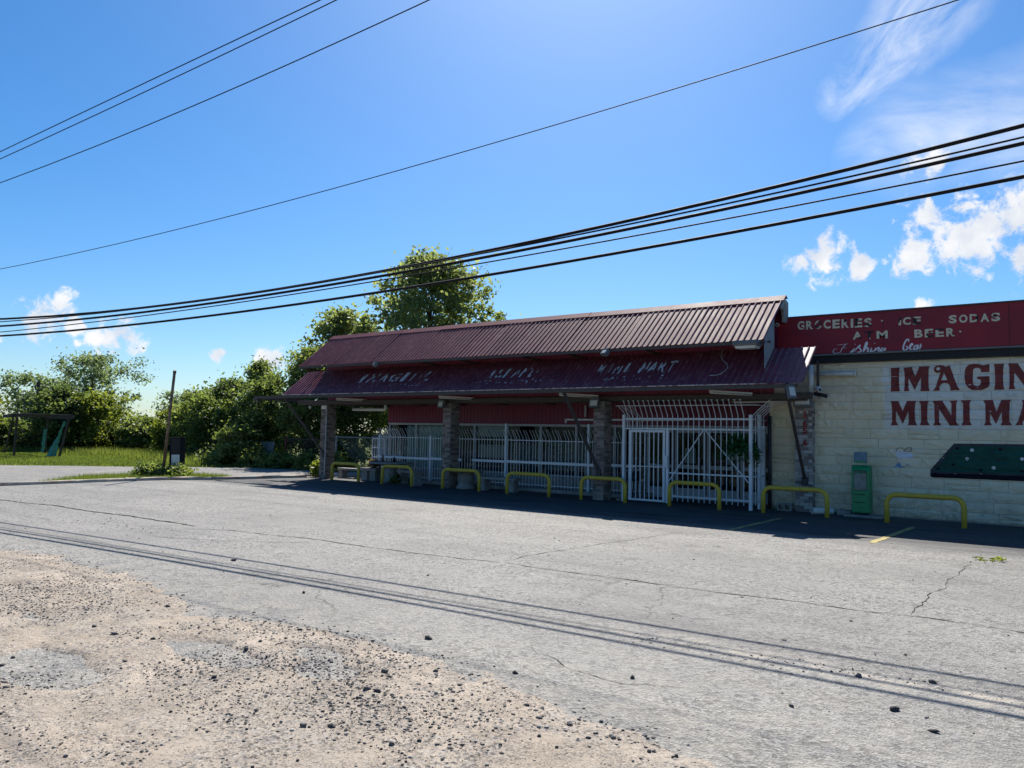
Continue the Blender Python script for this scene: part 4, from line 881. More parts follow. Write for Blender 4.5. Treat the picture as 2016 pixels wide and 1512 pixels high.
# short return of the fence at the left end
side_me = picket_me('picket', [(0, 0, .13), (0, 0, 1.60), (-.20, 0, 1.84)], [.0095, .0095, .008], m_white)
for i in range(9):
    o = link('picket', side_me, fence); o.location = Vector((-20.2, 19.42+i*.117, 0))-ORG[fence]
MB().box(-20.22, -20.19, 19.3, WY, 1.525, 1.55).build('top_rail', m_white, fence); MB().box(-20.24, -20.21, 19.3, WY, .81, .87).build('middle_rail', m_white, fence)
sg = thing('side_gate', (-21.0, 19.8, 0), 'small white barred gate standing open at the left end of the window fence', 'gate')
for z0, z1 in ((.12, .78), (.80, 1.46)):
    mb = MB()
    for a, b in (((-21.0, z0), (-20.35, z0)), ((-21.0, z1), (-20.35, z1)), ((-21.0, z0), (-21.0, z1)), ((-20.35, z0), (-20.35, z1)), ((-21.0, (z0+z1)/2), (-20.35, (z0+z1)/2))): mb.bar((a[0], 19.75, a[1]), (b[0], 19.75, b[1]), .03)
    mb.build('gate_frame', m_white, sg)
    for k in range(1, 5): MB().bar((-21.0+k*.13, 19.75, z0), (-21.0+k*.13, 19.75, z1), .016).build('bar', m_white, sg)

cage = thing('entrance_cage', (-8.2, 18.4, 0), 'tall white steel entrance cage with curved finial tips over the doorway', 'cage')
CY = 18.4
curve = lambda sgn_=-1: [(0, 0, .10), (0, 0, 2.28), (0, sgn_*.10, 2.42), (0, sgn_*.17, 2.52), (0, sgn_*.27, 2.67)]
cp_me = picket_me('picket', curve(), [.011]*4+[.008], m_white)
tip_me = MB().obox((0, -.262, 2.655), (.05, .014, .014)).mesh('finial', m_white)
short_me = picket_me('picket', [(0, 0, 1.95), (0, 0, 2.28), (0, -.10, 2.42), (0, -.17, 2.52), (0, -.27, 2.67)], [.011]*4+[.008], m_white)
x = -9.78
while x < -6.5:
    me = short_me if x < -8.62 else cp_me
    o = link('picket', me, cage); o.location = Vector((x, CY, 0))-ORG[cage]
    f_ = link('finial', tip_me, o); x += .1435
mb = MB()
MB().box(-9.93, -9.86, CY-.03, CY+.04, 0, 2.30).build('post', m_white, cage); MB().box(-6.49, -6.42, CY-.03, CY+.04, 0, 2.30).build('post', m_white, cage)
MB().box(-9.86, -6.49, CY+.014, CY+.05, 2.17, 2.215).build('top_rail', m_white, cage)
MB().box(-9.86, -6.49, CY+.014, CY+.05, 1.915, 1.95).build('head_rail', m_white, cage)
MB().box(-8.6, -6.49, CY+.014, CY+.04, .79, .825).build('middle_rail', m_white, cage)
MB().box(-8.6, -6.49, CY+.014, CY+.04, .20, .24).build('bottom_rail', m_white, cage)
MB().tube([(-10.06, CY-.16, 2.53), (-9.9, CY-.18, 2.53), (-6.45, CY-.18, 2.53), (-6.25, CY-.12, 2.53), (-6.2, CY+.9, 2.53)], .011, 5).build('curved_top_rod', m_white, cage)
MB().bar((-7.64, CY-.02, 1.92), (-8.6, CY-.02, .56), .02).build('diagonal_brace', m_white, cage); MB().bar((-7.6, CY-.02, 1.92), (-6.5, CY-.02, .66), .02).build('diagonal_brace', m_white, cage)
MB().box(-8.66, -8.59, CY-.03, CY+.04, 0.03, 1.915).build('post', m_white, cage)
# side returns
ret_r = picket_me('picket', [(0, 0, .10), (0, 0, 2.28), (.14, 0, 2.42), (.30, 0, 2.56), (.44, 0, 2.68)], .0125, m_white)
ret_l = picket_me('picket', [(0, 0, .10), (0, 0, 2.28), (-.12, 0, 2.42), (-.26, 0, 2.55)], .0125, m_white)
for i in range(5):
    o = link('picket', ret_r, cage); o.location = Vector((-6.45, CY+.13+i*.2, 0))-ORG[cage]
    o = link('picket', ret_l, cage); o.location = Vector((-9.9, CY+.13+i*.2, 0))-ORG[cage]
for x in (-6.45, -9.9):
    for z in (.22, .81, 1.93, 2.19): MB().box(x+.015, x+.04, CY+.05, CY+1.0, z-.015, z+.015).build('side_rail', m_white, cage)
MB().box(-6.48, -6.42, CY+.55, CY+.61, 0, 2.32).build('post', m_white, cage); MB().box(-6.5, -6.42, CY+.92, CY+1.0, 0, 2.05).build('post', m_white, cage)
# pedestrian gate leaf
gl = thing('gate_leaf', (-9.2, 18.37, 0), 'white barred pedestrian gate leaf at the left of the entrance cage', 'gate')
mb = MB(); mb.box(-9.72, -9.64, CY-.05, CY-.01, .05, 1.90); mb.box(-8.74, -8.68, CY-.05, CY-.01, .05, 1.90); mb.box(-9.64, -8.74, CY-.05, CY-.01, 1.84, 1.90); mb.box(-9.64, -8.74, CY-.05, CY-.01, .05, .10); mb.build('gate_frame', m_white, gl)
MB().box(-9.64, -8.74, CY-.055, CY-.04, .935, .955).build('cross_bar', m_white, gl)
for k in range(1, 7): MB().bar((-9.64+k*.1285, CY-.03, .1), (-9.64+k*.1285, CY-.03, 1.84), .022).build('bar', m_white, gl)
MB().box(-8.68, -8.60, CY-.075, CY-.04, .95, 1.25).build('lock_plate', m_white, gl)

# ================================================================== BOLLARDS
bl = [('leftmost yellow pipe guard rail beside the corner brick pillar', -21.1), ('yellow pipe guard rail in front of the round stone table with cones', -18.55), ('yellow pipe guard rail in front of the second brick pillar', -15.95), ('yellow pipe guard rail between the second and third brick pillars', -13.42),
      ('yellow pipe guard rail in front of the third brick pillar', -10.92), ('yellow pipe guard rail in front of the white entrance cage', -8.36), ('yellow pipe guard rail in front of the numbered brick pier', -6.05), ('rightmost yellow pipe guard rail below the pool table painting', -3.4)]
bw = [1.36, 1.33, 1.45, 1.46, 1.33, 1.30, 1.42, 1.43]
for i, ((lab, x0), w) in enumerate(zip(bl, bw)):
    R_ = .19; h = .60; pts = [(0, 0, -.02), (0, 0, h-R_)]
    pts += [(R_-R_*math.cos(t), 0, h-R_+R_*math.sin(t)) for t in np.linspace(.2, math.pi/2, 5)]
    pts += [(w-R_+R_*math.sin(t), 0, h-R_+R_*math.cos(t)) for t in np.linspace(0, math.pi/2-.2, 5)] + [(w, 0, h-R_), (w, 0, -.02)]
    o = MB().tube(pts, .052, 12).build('guard_rail', m_yel, smooth=True); o.location = (x0, 17.95+(.12 if i > 5 else 0)+random.Random(i).uniform(-.04, .04), 0); o.rotation_euler = (random.Random(i).uniform(-.02, .02), 0, random.Random(i+9).uniform(-.015, .015))
    tag(o, lab, 'guard rail', 'yellow pipe guard rails in front of the store')

# ================================================================== LAMPS AND CAMERAS
def flood(name, c, face, label, size=(.26, .14, .22), tilt=.35, arm=None):
    """box flood light: housing, lens, yoke; face = yaw of the lens direction (0 = -Y)"""
    t = thing(name, c, label, 'flood light'); rot = Matrix.Rotation(face, 3, 'Z') @ Matrix.Rotation(-tilt, 3, 'X'); c = Vector(c); w, d, h = size
    mb = MB(); vs = []
    for y, s in ((-d/2, 1.0), (d*.15, 1.0), (d/2, .55)):
        vs += [c+rot @ Vector((sx*w/2*s, y, sz*h/2*s)) for sx, sz in ((-1, -1), (1, -1), (1, 1), (-1, 1))]
    mb.add(vs, [(3, 2, 1, 0), (8, 9, 10, 11)]+[(q*4+k, q*4+(k+1) % 4, q*4+4+(k+1) % 4, q*4+4+k) for q in (0, 1) for k in range(4)]); mb.build('housing', m_lamp, t)
    MB().obox(c+rot @ Vector((0, -d/2-.004, 0)), (w*.76, .012, h*.66), rot).build('lens', m_lens, t)
    MB().obox(c+rot @ Vector((0, -d/2+.004, h/2+.012)), (w*1.02, d*.3, .02), rot).build('visor', m_lamp, t)
    a = arm or (c+Vector((0, .25, .05)))
    MB().bar(c+rot @ Vector((0, d/2-.02, 0)), a, .035).build('arm', m_dark, t)
    return t
flood('flood_light', (-16.12, 18.06, 2.60), R(-12), 'grey flood light on top of the second brick pillar', tilt=.25, arm=(-16.05, 18.3, 2.62))
flood('flood_light', (-10.55, 17.95, 2.58), R(8), 'grey flood light on top of the third brick pillar', tilt=.25, arm=(-10.5, 18.2, 2.62))
flood('flood_light', (-5.36, 18.86, 2.66), R(10), 'grey wall flood light on the numbered brick pier', size=(.42, .18, .32), tilt=.08, arm=(-5.36, 19.1, 2.66))
flood('flood_light', (-5.08, 16.98, 2.74), R(48), 'tilted flood light hanging at the right end of the lower awning', size=(.17, .14, .30), tilt=.3, arm=(-5.2, 17.05, 2.88))
flood('flood_light', (-18.22, 17.17, 3.86), R(-35), 'small flood light under the left part of the upper eave', size=(.20, .14, .16), tilt=.5, arm=(-18.1, 17.36, 3.93))
flood('flood_light', (-9.78, 17.17, 3.83), R(-20), 'small flood light under the middle of the upper eave', size=(.20, .14, .16), tilt=.7, arm=(-9.72, 17.38, 3.93))
sb = thing('area_light', (-6.0, 17.2, 3.87), 'wide grey box area light under the right end of the upper eave', 'area light')
mb = MB(); c = Vector((-6.1, 17.18, 3.87)); vs = []
for z, s in ((.07, 1.0), (.0, 1.06), (-.05, .98)): vs += [c+Vector((sx*.27*s, sy*.19*s, z)) for sx, sy in ((-1, -1), (1, -1), (1, 1), (-1, 1))]
mb.add(vs, [(3, 2, 1, 0), (8, 9, 10, 11)]+[(q*4+k, q*4+(k+1) % 4, q*4+4+(k+1) % 4, q*4+4+k) for q in (0, 1) for k in range(4)]); mb.build('housing', m_lamp, sb)
mb = MB(); vs = []
for z, s in ((-.052, .9), (-.11, .8)): vs += [c+Vector((sx*.27*s, sy*.19*s, z)) for sx, sy in ((-1, -1), (1, -1), (1, 1), (-1, 1))]
mb.add(vs, [(3, 2, 1, 0), (4, 5, 6, 7)]+[(k, (k+1) % 4, 4+(k+1) % 4, 4+k) for k in range(4)]); mb.build('lens', m_lens, sb)
MB().bar(c+Vector((.26, 0, .02)), (-5.8, 17.8, 3.98), .05).build('arm', m_dark, sb)
for i, (x, y, lab) in enumerate([(-20.2, 18.0, 'tube light under the awning nearest the corner pillar'), (-15.4, 17.9, 'tube light under the awning beside the second pillar'), (-10.9, 17.7, 'tube light under the awning above the third pillar'), (-6.7, 17.75, 'tube light under the awning above the entrance cage')]):
    t = thing('tube_light', (x, y, 2.82), lab, 'tube light', 'tube lights under the awning')
    a, b = Vector((x-.35, y-.42, 2.83)), Vector((x+.35, y+.42, 2.80))
    MB().bar(a, b, .08, .04).build('fitting', m_pvc, t); MB().tube([a+Vector((0, 0, -.045)), b+Vector((0, 0, -.045))], .019, 8).build('tube', m_lens, t, smooth=True)
def bullet_cam(c, yaw, lab, s=1.0):
    t = thing('security_camera', c, lab, 'camera'); rot = Matrix.Rotation(yaw, 3, 'Z') @ Matrix.Rotation(.25, 3, 'X'); c = Vector(c); f = rot @ Vector((0, -1, 0))
    MB().tube([c-f*.07*s, c-f*.05*s, c+f*.07*s, c+f*.085*s], [.03*s, .045*s, .045*s, .038*s], 10).build('body', m_white, t, smooth=True)
    MB().tube([c+f*.08*s, c+f*.09*s], .026*s, 8).build('lens', m_black, t); MB().bar(c-f*.05*s, c+Vector((0, .16*s, .05*s)), .025*s).build('mount', m_white, t)
bullet_cam((-5.0, 18.8, 2.93), R(40), 'white security camera beside the downpipe above the brick pier', 1.35)
bullet_cam((-6.02, 19.05, 4.55), R(20), 'small white security camera at the left end of the red sign board', 1.1)
pt = thing('pipe_stub', (-4.95, 18.85, 2.78), 'dark broken pipe stub sticking out beside the downpipe', 'pipe')
MB().tube([(-5.1, 18.88, 2.82), (-4.8, 18.85, 2.75)], .045, 8).build('stub', m_dark, pt); MB().tube([(-4.80, 18.84, 2.77), (-4.74, 18.84, 2.755)], .014, 6).build('nipple', m_frame, pt)
bulb = thing('bulb_lamp', (-22.9, 18.3, 2.6), 'white globe bulb under the canopy beam end left of the corner pillar', 'lamp')
MB().lathe([(.02, .06), (.03, .03), (.03, .01), (.05, -.02), (.055, -.05), (.04, -.09), (.012, -.105)], (-22.85, 18.33, 2.62), 10).build('globe', m_lens, bulb, smooth=True); MB().box(-22.9, -22.8, 18.28, 18.38, 2.62, 2.655).build('holder', m_dark, bulb)
# cable lying on the awning
cab = [(-7.05, 1.03), (-7.02, .9), (-6.99, .79), (-6.88, .67), (-6.75, .58), (-6.69, .48), (-6.70, .40), (-6.76, .30), (-6.86, .25), (-7.03, .25)]
tag(MB().tube([awn(x, t, .03) for x, t in cab], .008, 5).build('loose_wire', m_frame), 'thin pale loose wire curling down the lower awning near its right end', 'wire')

# ================================================================== THINGS UNDER THE CANOPY
def round_table(x, y, h, rt, lab):
    t = thing('stone_table', (x, y, 0), lab, 'table', 'round concrete tables')
    MB().lathe([(rt*.93, h-.07), (rt, h-.05), (rt, h-.02), (rt*.96, h)], (x, y, 0), 22).build('table_top', m_conc, t)
    MB().lathe([(.30, .0), (.31, .05), (.26, .10), (.235, .16), (.27, .26), (.285, .34), (.25, .42), (.21, .48), (.24, .55), (.30, h-.075)], (x, y, 0), 18).build('pedestal', m_conc, t, smooth=False)
    return t
round_table(-19.0, 18.75, .70, .74, 'round concrete table with two cones behind the second guard rail')
round_table(-15.55, 18.62, .58, .56, 'round concrete table right of the second brick pillar')
for x, y, h, lab in [(-19.25, 18.6, .24, 'tall brown cone ornament on the round concrete table'), (-18.75, 18.65, .17, 'short dark blue cone ornament on the round concrete table')]:
    t = thing('cone_ornament', (x, y, .70), lab, 'ornament')
    MB().lathe([(.075, 0), (.075, .02), (.05, .03), (.035, h*.7), (.028, h)], (x, y, .70), 10).build('cone', m_trim if h > .2 else m_dkblue, t)
def bench(x, y, L, h, yaw, lab):
    t = thing('stone_bench', (x, y, 0), lab, 'bench', 'concrete benches'); rot = Matrix.Rotation(yaw, 3, 'Z'); c = Vector((x, y, 0))
    MB().obox(c+Vector((0, 0, h-.04)), (L, .36, .08), rot).build('seat', m_conc, t, bevel=.015)
    for s in (-1, 1):
        mb = MB(); p = c+rot @ Vector((s*(L/2-.16), 0, 0)); vs = []
        for z, q in ((0, 1.1), (.06, 1.0), (h*.5, .85), (h-.082, 1.1)): vs += [p+rot @ Vector((sx*.10*q, sy*.15*q, z)) for sx, sy in ((-1, -1), (1, -1), (1, 1), (-1, 1))]
        mb.add(vs, [(3, 2, 1, 0), (12, 13, 14, 15)]+[(q*4+k, q*4+(k+1) % 4, q*4+4+(k+1) % 4, q*4+4+k) for q in range(3) for k in range(4)]); mb.build('leg', m_conc, t)
bench(-17.85, 18.5, 1.15, .46, R(-14), 'concrete bench right of the table with the cones')
bench(-14.2, 18.55, 1.35, .42, R(4), 'concrete bench right of the smaller round table')
bench(-21.35, 19.35, 1.7, .36, R(2), 'brown slab bench behind the leftmost guard rail')
pl = thing('planter_box', (-20.1, 19.0, 0), 'grey concrete planter with dry plants left of the round table', 'planter')
mb = MB(); vs = []
MB().box(-20.55, -19.75, 18.75, 19.2, .34, .44).build('rim', m_conc, pl, bevel=.01); MB().box(-20.48, -20.22, 18.8, 19.15, 0, .34).build('leg', m_conc, pl); MB().box(-20.08, -19.82, 18.8, 19.15, 0, .34).build('leg', m_conc, pl)
gr = thing('barbecue_stand', (-10.0, 19.0, 0), 'black metal grill stand in shadow right of the third brick pillar', 'grill')
MB().obox((-9.98, 18.95, .62), (.5, .34, .20)).build('bowl', m_dark, gr, bevel=.04); MB().obox((-9.98, 18.95, .745), (.46, .30, .05)).build('lid', m_dark, gr, bevel=.02)
for dx in (-.18, .18):
    for dy in (-.12, .12): MB().bar((-9.98+dx, 18.95+dy, .52), (-9.98+dx*.6, 18.95+dy, .0), .025).build('leg', m_dark, gr)
tag(MB().box(-10.12, -9.88, 18.42, 18.5, 0.004, .05).build('loose_brick', m_brick), 'single brick lying on the ground right of the third pillar', 'brick')
# things inside the windows
def curtain(name, x0, x1, z0, z1, y, lab, m, amp=.035, f=22):
    n = 40; mb = MB(); vs = []
    for i in range(n+1):
        x = x0+(x1-x0)*i/n; yy = y+amp*math.sin(i*f/n)+amp*.4*math.sin(i*2.3*f/n+1)
        vs += [(x, yy, z0+.02*math.sin(i*1.7)), (x, yy+.01, z1+.015*math.sin(i*.9))]
    mb.add(vs, [(2*i, 2*i+2, 2*i+3, 2*i+1) for i in range(n)]); return tag(mb.build(name, m), lab, 'curtain', 'curtains inside the store windows')
curtain('teal_sheet', -20.1, -18.2, .45, 1.95, WY+.10, 'pale teal wavy sheet inside the leftmost window', mat('teal_sheet', (.48, .60, .57), .4, .5, var=.45, vscale=22, alt=(.75, .80, .78), altscale=30, altcut=(.5, .6), bump=.9, bscale=40), .03, 30)  # wavy sheet hung behind the glass, pale teal with lighter spots
curtain('window_curtain', -15.3, -14.2, .70, 1.45, WY+.12, 'grey half curtain inside the window left of the fence post', m_curt)
curtain('window_curtain', -13.9, -12.3, .62, 1.5, WY+.12, 'grey patterned curtain inside the window left of the third pillar', m_curt)
curtain('window_curtain', -16.7, -15.6, .9, 1.35, WY+.14, 'short pale curtain inside the window right of the second pillar', m_paper)
tag(MB().box(-16.75, -15.55, WY+.12, WY+.14, 1.62, 1.98).build('window_panel', m_paper), 'white board behind the upper glass right of the second pillar', 'board')
for k, x in enumerate((-9.1, -7.9)):
    tag(MB().box(x, x+.32, WY+.05, WY+.055, 1.0, 1.42-.1*k).build('door_notice', m_paper), ('paper notice on the left glass door', 'paper notice on the right glass door')[k], 'notice')
sh = thing('store_shelf', (-12, 22.5, .05), 'dim shelf unit with goods inside the store', 'shelf')
for z in (.5, 1.0, 1.5): MB().box(-19, -11, 22.4, 22.8, z, z+.04).build('board', m_wood, sh)
for x in (-19, -15, -11): MB().box(x-.03, x+.03, 22.4, 22.8, .05, 1.9).build('upright', m_wood, sh)

# ================================================================== THINGS AGAINST THE STONE WALL
nb = thing('newspaper_box', (-4.08, 18.95, 0), 'bright green plastic newspaper box standing on a slab by the stone wall', 'newspaper box')
x0, x1, y0, y1 = -4.27, -3.89, 18.78, 19.12
mb = MB(); prof = [(y0, .10), (y0, 1.05), (y0+.03, 1.13), (y0+.09, 1.17), (y1-.05, 1.17), (y1, 1.13), (y1, .10)]
MB().prism(prof, x0, x1, 'x').build('cabinet', m_green, nb, bevel=.018)
MB().box(x0+.06, x1-.06, y0+.02, y1-.02, .06, .10).build('foot', m_black, nb)
MB().box(x0+.045, x1-.045, y0-.012, y0-.002, .60, 1.02).build('window_frame', mat('dark_green', (.01, .10, .055), .4, .5), nb)
MB().box(x0+.06, x1-.06, y0-.018, y0-.013, .62, .98).build('window_pane', mat('dull_window', (.10, .16, .16), .25, .5, var=.5, vscale=9), nb)
MB().box(x0+.05, x1-.05, y0-.014, y0-.002, 1.03, 1.055).build('handle', m_dark, nb)
MB().box(x0+.03, x1-.03, y0-.010, y0-.002, .14, .585).build('lower_panel', m_green, nb, bevel=.006)
for z in (.50, .32):
    xx = x0+.06; r = random.Random(int(z*100))
    while xx < x1-.08: w = r.uniform(.018, .035); MB().box(xx, xx+w, y0-.0135, y0-.0105, z, z+.028).build('faded_print', m_felt, nb); xx += w+.010
MB().prism([(y0+.06, 1.22), (y0+.02, 1.25), (y0+.08, 1.47), (y0+.12, 1.47), (y0+.12, 1.24)], x0+.05, x1-.06, 'x').build('card_holder', mat('smoked_card_holder', (.16, .20, .23), .3, .5, var=.3), nb)
MB().box(x0+.06, x1-.07, y0+.015, y0+.03, 1.225, 1.27).build('card_lip', m_green, nb)
for x in (x0+.1, x1-.12): MB().bar((x, y0+.09, 1.16), (x, y0+.09, 1.24), .014).build('holder_post', m_frame, nb)
tag(MB().box(-4.42, -3.62, 18.66, 19.18, 0.003, .055).build('concrete_slab', m_conc, bevel=.01), 'low concrete slab under the green newspaper box', 'slab')
tag(MB().box(-4.62, -4.32, 18.95, 19.2, .003, .12).build('concrete_block', m_conc, bevel=.01), 'small dark concrete block left of the green newspaper box', 'block')
cb = MB(); 
for a, b in (((-6.02, .003), (-5.68, .035)), ((-6.02, .145), (-5.68, .18)), ((-6.02, .035), (-5.985, .145)), ((-5.868, .035), (-5.832, .145)), ((-5.715, .035), (-5.68, .145))): cb.box(a[0], b[0], 19.0, 19.17, a[1], b[1])
tag(cb.build('cinder_block', m_conc), 'grey hollow cinder block against the stone wall left of the brick pier', 'block')
pp = MB(); n = 14; vs = []
a, b = Vector((-5.12, 18.72, .075)), Vector((-4.75, 19.05, .075)); d = (b-a).normalized(); s_ = d.cross(Vector((0, 0, 1)))
for p, rr in ((a, .075), (b, .075), (b, .062), (a, .062)): vs += [p+(s_*math.cos(2*math.pi*k/n)+Vector((0, 0, 1))*math.sin(2*math.pi*k/n))*rr for k in range(n)]
pp.add(vs, [(q*n+k, q*n+(k+1) % n, ((q+1) % 4)*n+(k+1) % n, ((q+1) % 4)*n+k) for q in range(4) for k in range(n)])
tag(pp.build('plastic_pipe', m_pvc, smooth=False), 'short grey white plastic pipe lying at the foot of the brick pier', 'pipe')

# ================================================================== OVERHEAD CABLES
def cable(pts, y, rad, lab, extend=1.0):
    c = np.polyfit([p[0] for p in pts], [p[1] for p in pts], 2); P = [(x, y+.108*x, float(np.polyval(c, x))) for x in np.concatenate([np.linspace(-46, -20, 14), np.linspace(-18, 6, 30), np.linspace(8, 26, 10)])]
    return tag(MB().tube(P, rad, 6).build('overhead_cable', m_cable, smooth=True), lab, 'cable', 'overhead cables along the road')
cable([(-22.23, 4.39), (-12.9, 4.38), (-7.12, 4.65), (-3.33, 4.94), (-0.46, 5.34)], 10.28, .025, 'uppermost thick black cable of the lower bundle of overhead lines')
cable([(-22.09, 4.31), (-12.82, 4.33), (-7.08, 4.62), (-3.31, 4.87), (-0.46, 5.16)], 10.22, .012, 'thin cable just under the uppermost thick cable of the lower bundle')
cable([(-22.53, 4.25), (-13.08, 4.3), (-7.22, 4.61), (-3.38, 4.88), (-0.47, 5.15)], 10.43, .024, 'middle thick black cable of the lower bundle of overhead lines')
cable([(-22.66, 4.11), (-13.16, 4.25), (-7.27, 4.53), (-3.4, 4.76), (-0.48, 4.96)], 10.5, .011, 'thin cable between the middle and lowest thick cables of the lower bundle')
cable([(-23.12, 4.05), (-13.43, 4.13), (-7.41, 4.34), (-3.47, 4.62), (-0.49, 4.85)], 10.72, .024, 'lowest thick black cable of the lower bundle of overhead lines')
cable([(-20.82, 8.26), (-15.03, 8.76), (-10.45, 9.15)], 9.4, .011, 'topmost thin wire crossing the upper left sky')
cable([(-21.46, 8.28), (-15.49, 8.79), (-10.38, 9.28)], 9.7, .011, 'second wire from the top crossing the upper left sky')
cable([(-22.05, 7.85), (-14.27, 8.36), (-8.62, 8.93)], 10.0, .011, 'third wire from the top crossing the upper left sky')
cable([(-23.08, 5.83), (-13.4, 6.15), (-7.46, 6.52), (-3.43, 6.9), (-1.09, 7.11)], 10.6, .008, 'lone thin wire crossing the middle of the sky')

# ================================================================== LEFT: leaning post, old sign box, shelter frame, fences
post = thing('leaning_post', (-25.6, 14.35, 0), 'tall rusty post leaning to the right beside the dark sign box', 'post')
MB().tube([(-25.62, 14.33, -.05), (-25.1, 14.17, 1.9), (-24.62, 14.02, 3.57)], [.055, .05, .048], 10).build('pole', mat('rusty_post', (.16, .105, .075), .8, .25, var=.35, vscale=6, alt=(.30, .26, .20), altscale=3, altcut=(.5, .65)), post, smooth=True)
MB().tube([(-24.63, 14.022, 3.55), (-24.60, 14.014, 3.64)], .055, 10).build('cap', m_trim, post)
MB().box(-25.78, -25.66, 14.12, 14.24, 0, .42).build('stub', m_woodd, post)
sbx = thing('sign_box', (-25.7, 14.85, 0), 'narrow black upright sign box with a white panel low on its front', 'sign box')
rot = Matrix.Rotation(R(28), 3, 'Z') @ Matrix.Rotation(R(-2), 3, 'Y'); c = Vector((-25.68, 14.9, 0))
MB().obox(c+rot @ Vector((0, 0, .67)), (.42, .30, 1.36), rot).build('cabinet', m_dkblue, sbx, bevel=.015)
MB().obox(c+rot @ Vector((.03, -.155, .52)), (.30, .012, .50), rot).build('white_panel', m_pvc, sbx); MB().obox(c+rot @ Vector((.03, -.155, 1.06)), (.34, .010, .52), rot).build('recess_panel', m_black, sbx)
MB().obox(c+rot @ Vector((0, 0, 1.365)), (.46, .34, .03), rot).build('top', m_dark, sbx)
# shelter frame in the field
shf = thing('shelter_frame', (-49, 20, 0), 'old wooden shelter frame hung with torn teal tarp in the field', 'shelter')
for a, b, w in [((-51.1, 18.77, 0), (-50.7, 19.0, 2.2), .08), ((-50.6, 20.78, 0), (-50.5, 20.8, 2.2), .10), ((-45.44, 19.42, 0), (-45.2, 19.7, 2.15), .10), ((-46.6, 17.6, 0), (-46.5, 17.6, 2.15), .10)]: MB().bar(a, b, w).build('post', m_woodd, shf)
for a, b in [((-51.3, 18.7, 2.2), (-46.3, 17.3, 2.2)), ((-50.9, 20.9, 2.2), (-45.0, 19.75, 2.15)), ((-50.9, 18.8, 2.26), (-50.4, 21.0, 2.26)), ((-46.5, 17.3, 2.24), (-45.1, 19.9, 2.21)), ((-53.5, 19.6, 2.22), (-50.7, 19.0, 2.22))]: MB().bar(a, b, .09, .17).build('beam', m_woodd, shf)
for k in range(7): MB().bar((-50.6+k*.8, 18.8-k*.2, 2.33), (-50.3+k*.82, 20.9-k*.16, 2.33), .20, .03).build('roof_slat', m_wood, shf)
def tarp(a, b, w0, w1, seed):
    r = random.Random(seed); n = 12; mb = MB(); vs = []; a, b = Vector(a), Vector(b)
    for i in range(n+1):
        p = a.lerp(b, i/n); w = (w0+(w1-w0)*(i/n)**2)*r.uniform(.7, 1.25)
        for s in (-1, 0, 1): vs.append((p.x+s*w*.5, p.y+s*w*.75+r.uniform(-.04, .04), p.z+r.uniform(-.05, .05)))
        vs[-2] = (vs[-2][0]+.07, vs[-2][1]-.10, vs[-2][2])
    mb.add(vs, [(i*3+k, i*3+k+1, i*3+k+4, i*3+k+3) for i in range(n) for k in (0, 1)]); return mb.build('torn_tarp', m_teal, shf)
tarp((-45.2, 19.5, 1.95), (-45.6, 19.05, .0), .06, .30, 1); tarp((-50.4, 20.65, 1.45), (-50.5, 20.6, .1), .10, .08, 2)
up = thing('utility_pole', (-58, 23.2, 0), 'dark wooden utility pole with a small lamp among the far left trees', 'pole')
MB().tube([(-58, 23.25, 0), (-58, 23.15, 4.7)], [.15, .11], 8).build('pole', m_woodd, up); MB().bar((-58, 23.1, 4.0), (-57.2, 23.9, 4.15), .05).build('lamp_arm', m_frame, up); MB().obox((-57.1, 24.0, 4.1), (.3, .3, .16)).build('lamp_head', m_lens, up)
# chain-link and bar fence left of and behind the corner pillar
bf_ = thing('bar_fence', (-28.5, 22.9, 0), 'dark steel bar fence with a red end post under the trees', 'fence')
bar_me = MB().bar((0, 0, .05), (0, 0, 1.35), .018).mesh('bar', m_dark)
p0, p1 = Vector((-29.9, 22.7)), Vector((-27.6, 23.0)); L = (p1-p0).length
for k in range(int(L/.11)):
    q = p0.lerp(p1, k*.11/L); o = link('bar', bar_me, bf_); o.location = Vector((q.x, q.y, 0))-ORG[bf_]
for z in (.2, 1.3): MB().bar((p0.x, p0.y+.02, z), (p1.x, p1.y+.02, z), .03).build('rail', m_dark, bf_)
MB().bar((-29.95, 22.7, 0), (-29.95, 22.7, 1.4), .07).build('end_post', mat('red_post', (.16, .035, .03), .6, .3), bf_)
MB().bar((-27.4, 23.0, 0), (-27.4, 23.0, 1.5), .06).build('post', m_frame, bf_)
cl = thing('chain_link_fence', (-24.5, 23.3, 0), 'grey chain-link fence with steel posts behind the corner pillar', 'fence')
for x, h in ((-27.15, 2.1), (-26.9, 1.5), (-24.4, 1.5), (-22.2, 1.5)): MB().tube([(x, 23.1+.06*(x+27), 0), (x, 23.1+.06*(x+27), h)], .04, 8).build('post', m_galv, cl)
MB().tube([(-26.9, 23.1, 1.45), (-21.4, 23.43, 1.45)], .022, 6).build('top_rail', m_galv, cl)
mb = MB(); x = -26.9
while x < -21.4:                          # woven mesh as crossing wires
    for s in (-1, 1):
        a = Vector((x, 23.1+.06*(x+27), .05)); b = Vector((x+s*1.38, 23.1+.06*(x+27)+s*.08, 1.43))
        if -26.95 < b.x < -21.35: mb.tube([a, b], .004, 3, caps=False)
    x += .10
mb.build('wire_mesh', m_galv, cl, kind='stuff')
wf = thing('board_fence', (-23, 25, 0), 'grey weathered wooden board fence behind the chain-link fence', 'fence')
r = random.Random(4)
for k in range(46):
    x = -26.6+k*.155; h = 1.62+r.uniform(-.05, .05); MB().box(x, x+.142, 25.0+r.uniform(-.01, .01), 25.03+r.uniform(0, .01), .02, h).build('board', m_wood, wf)
for z in (.4, 1.3): MB().box(-26.6, -19.5, 25.045, 25.09, z, z+.08).build('rail', m_wood, wf)
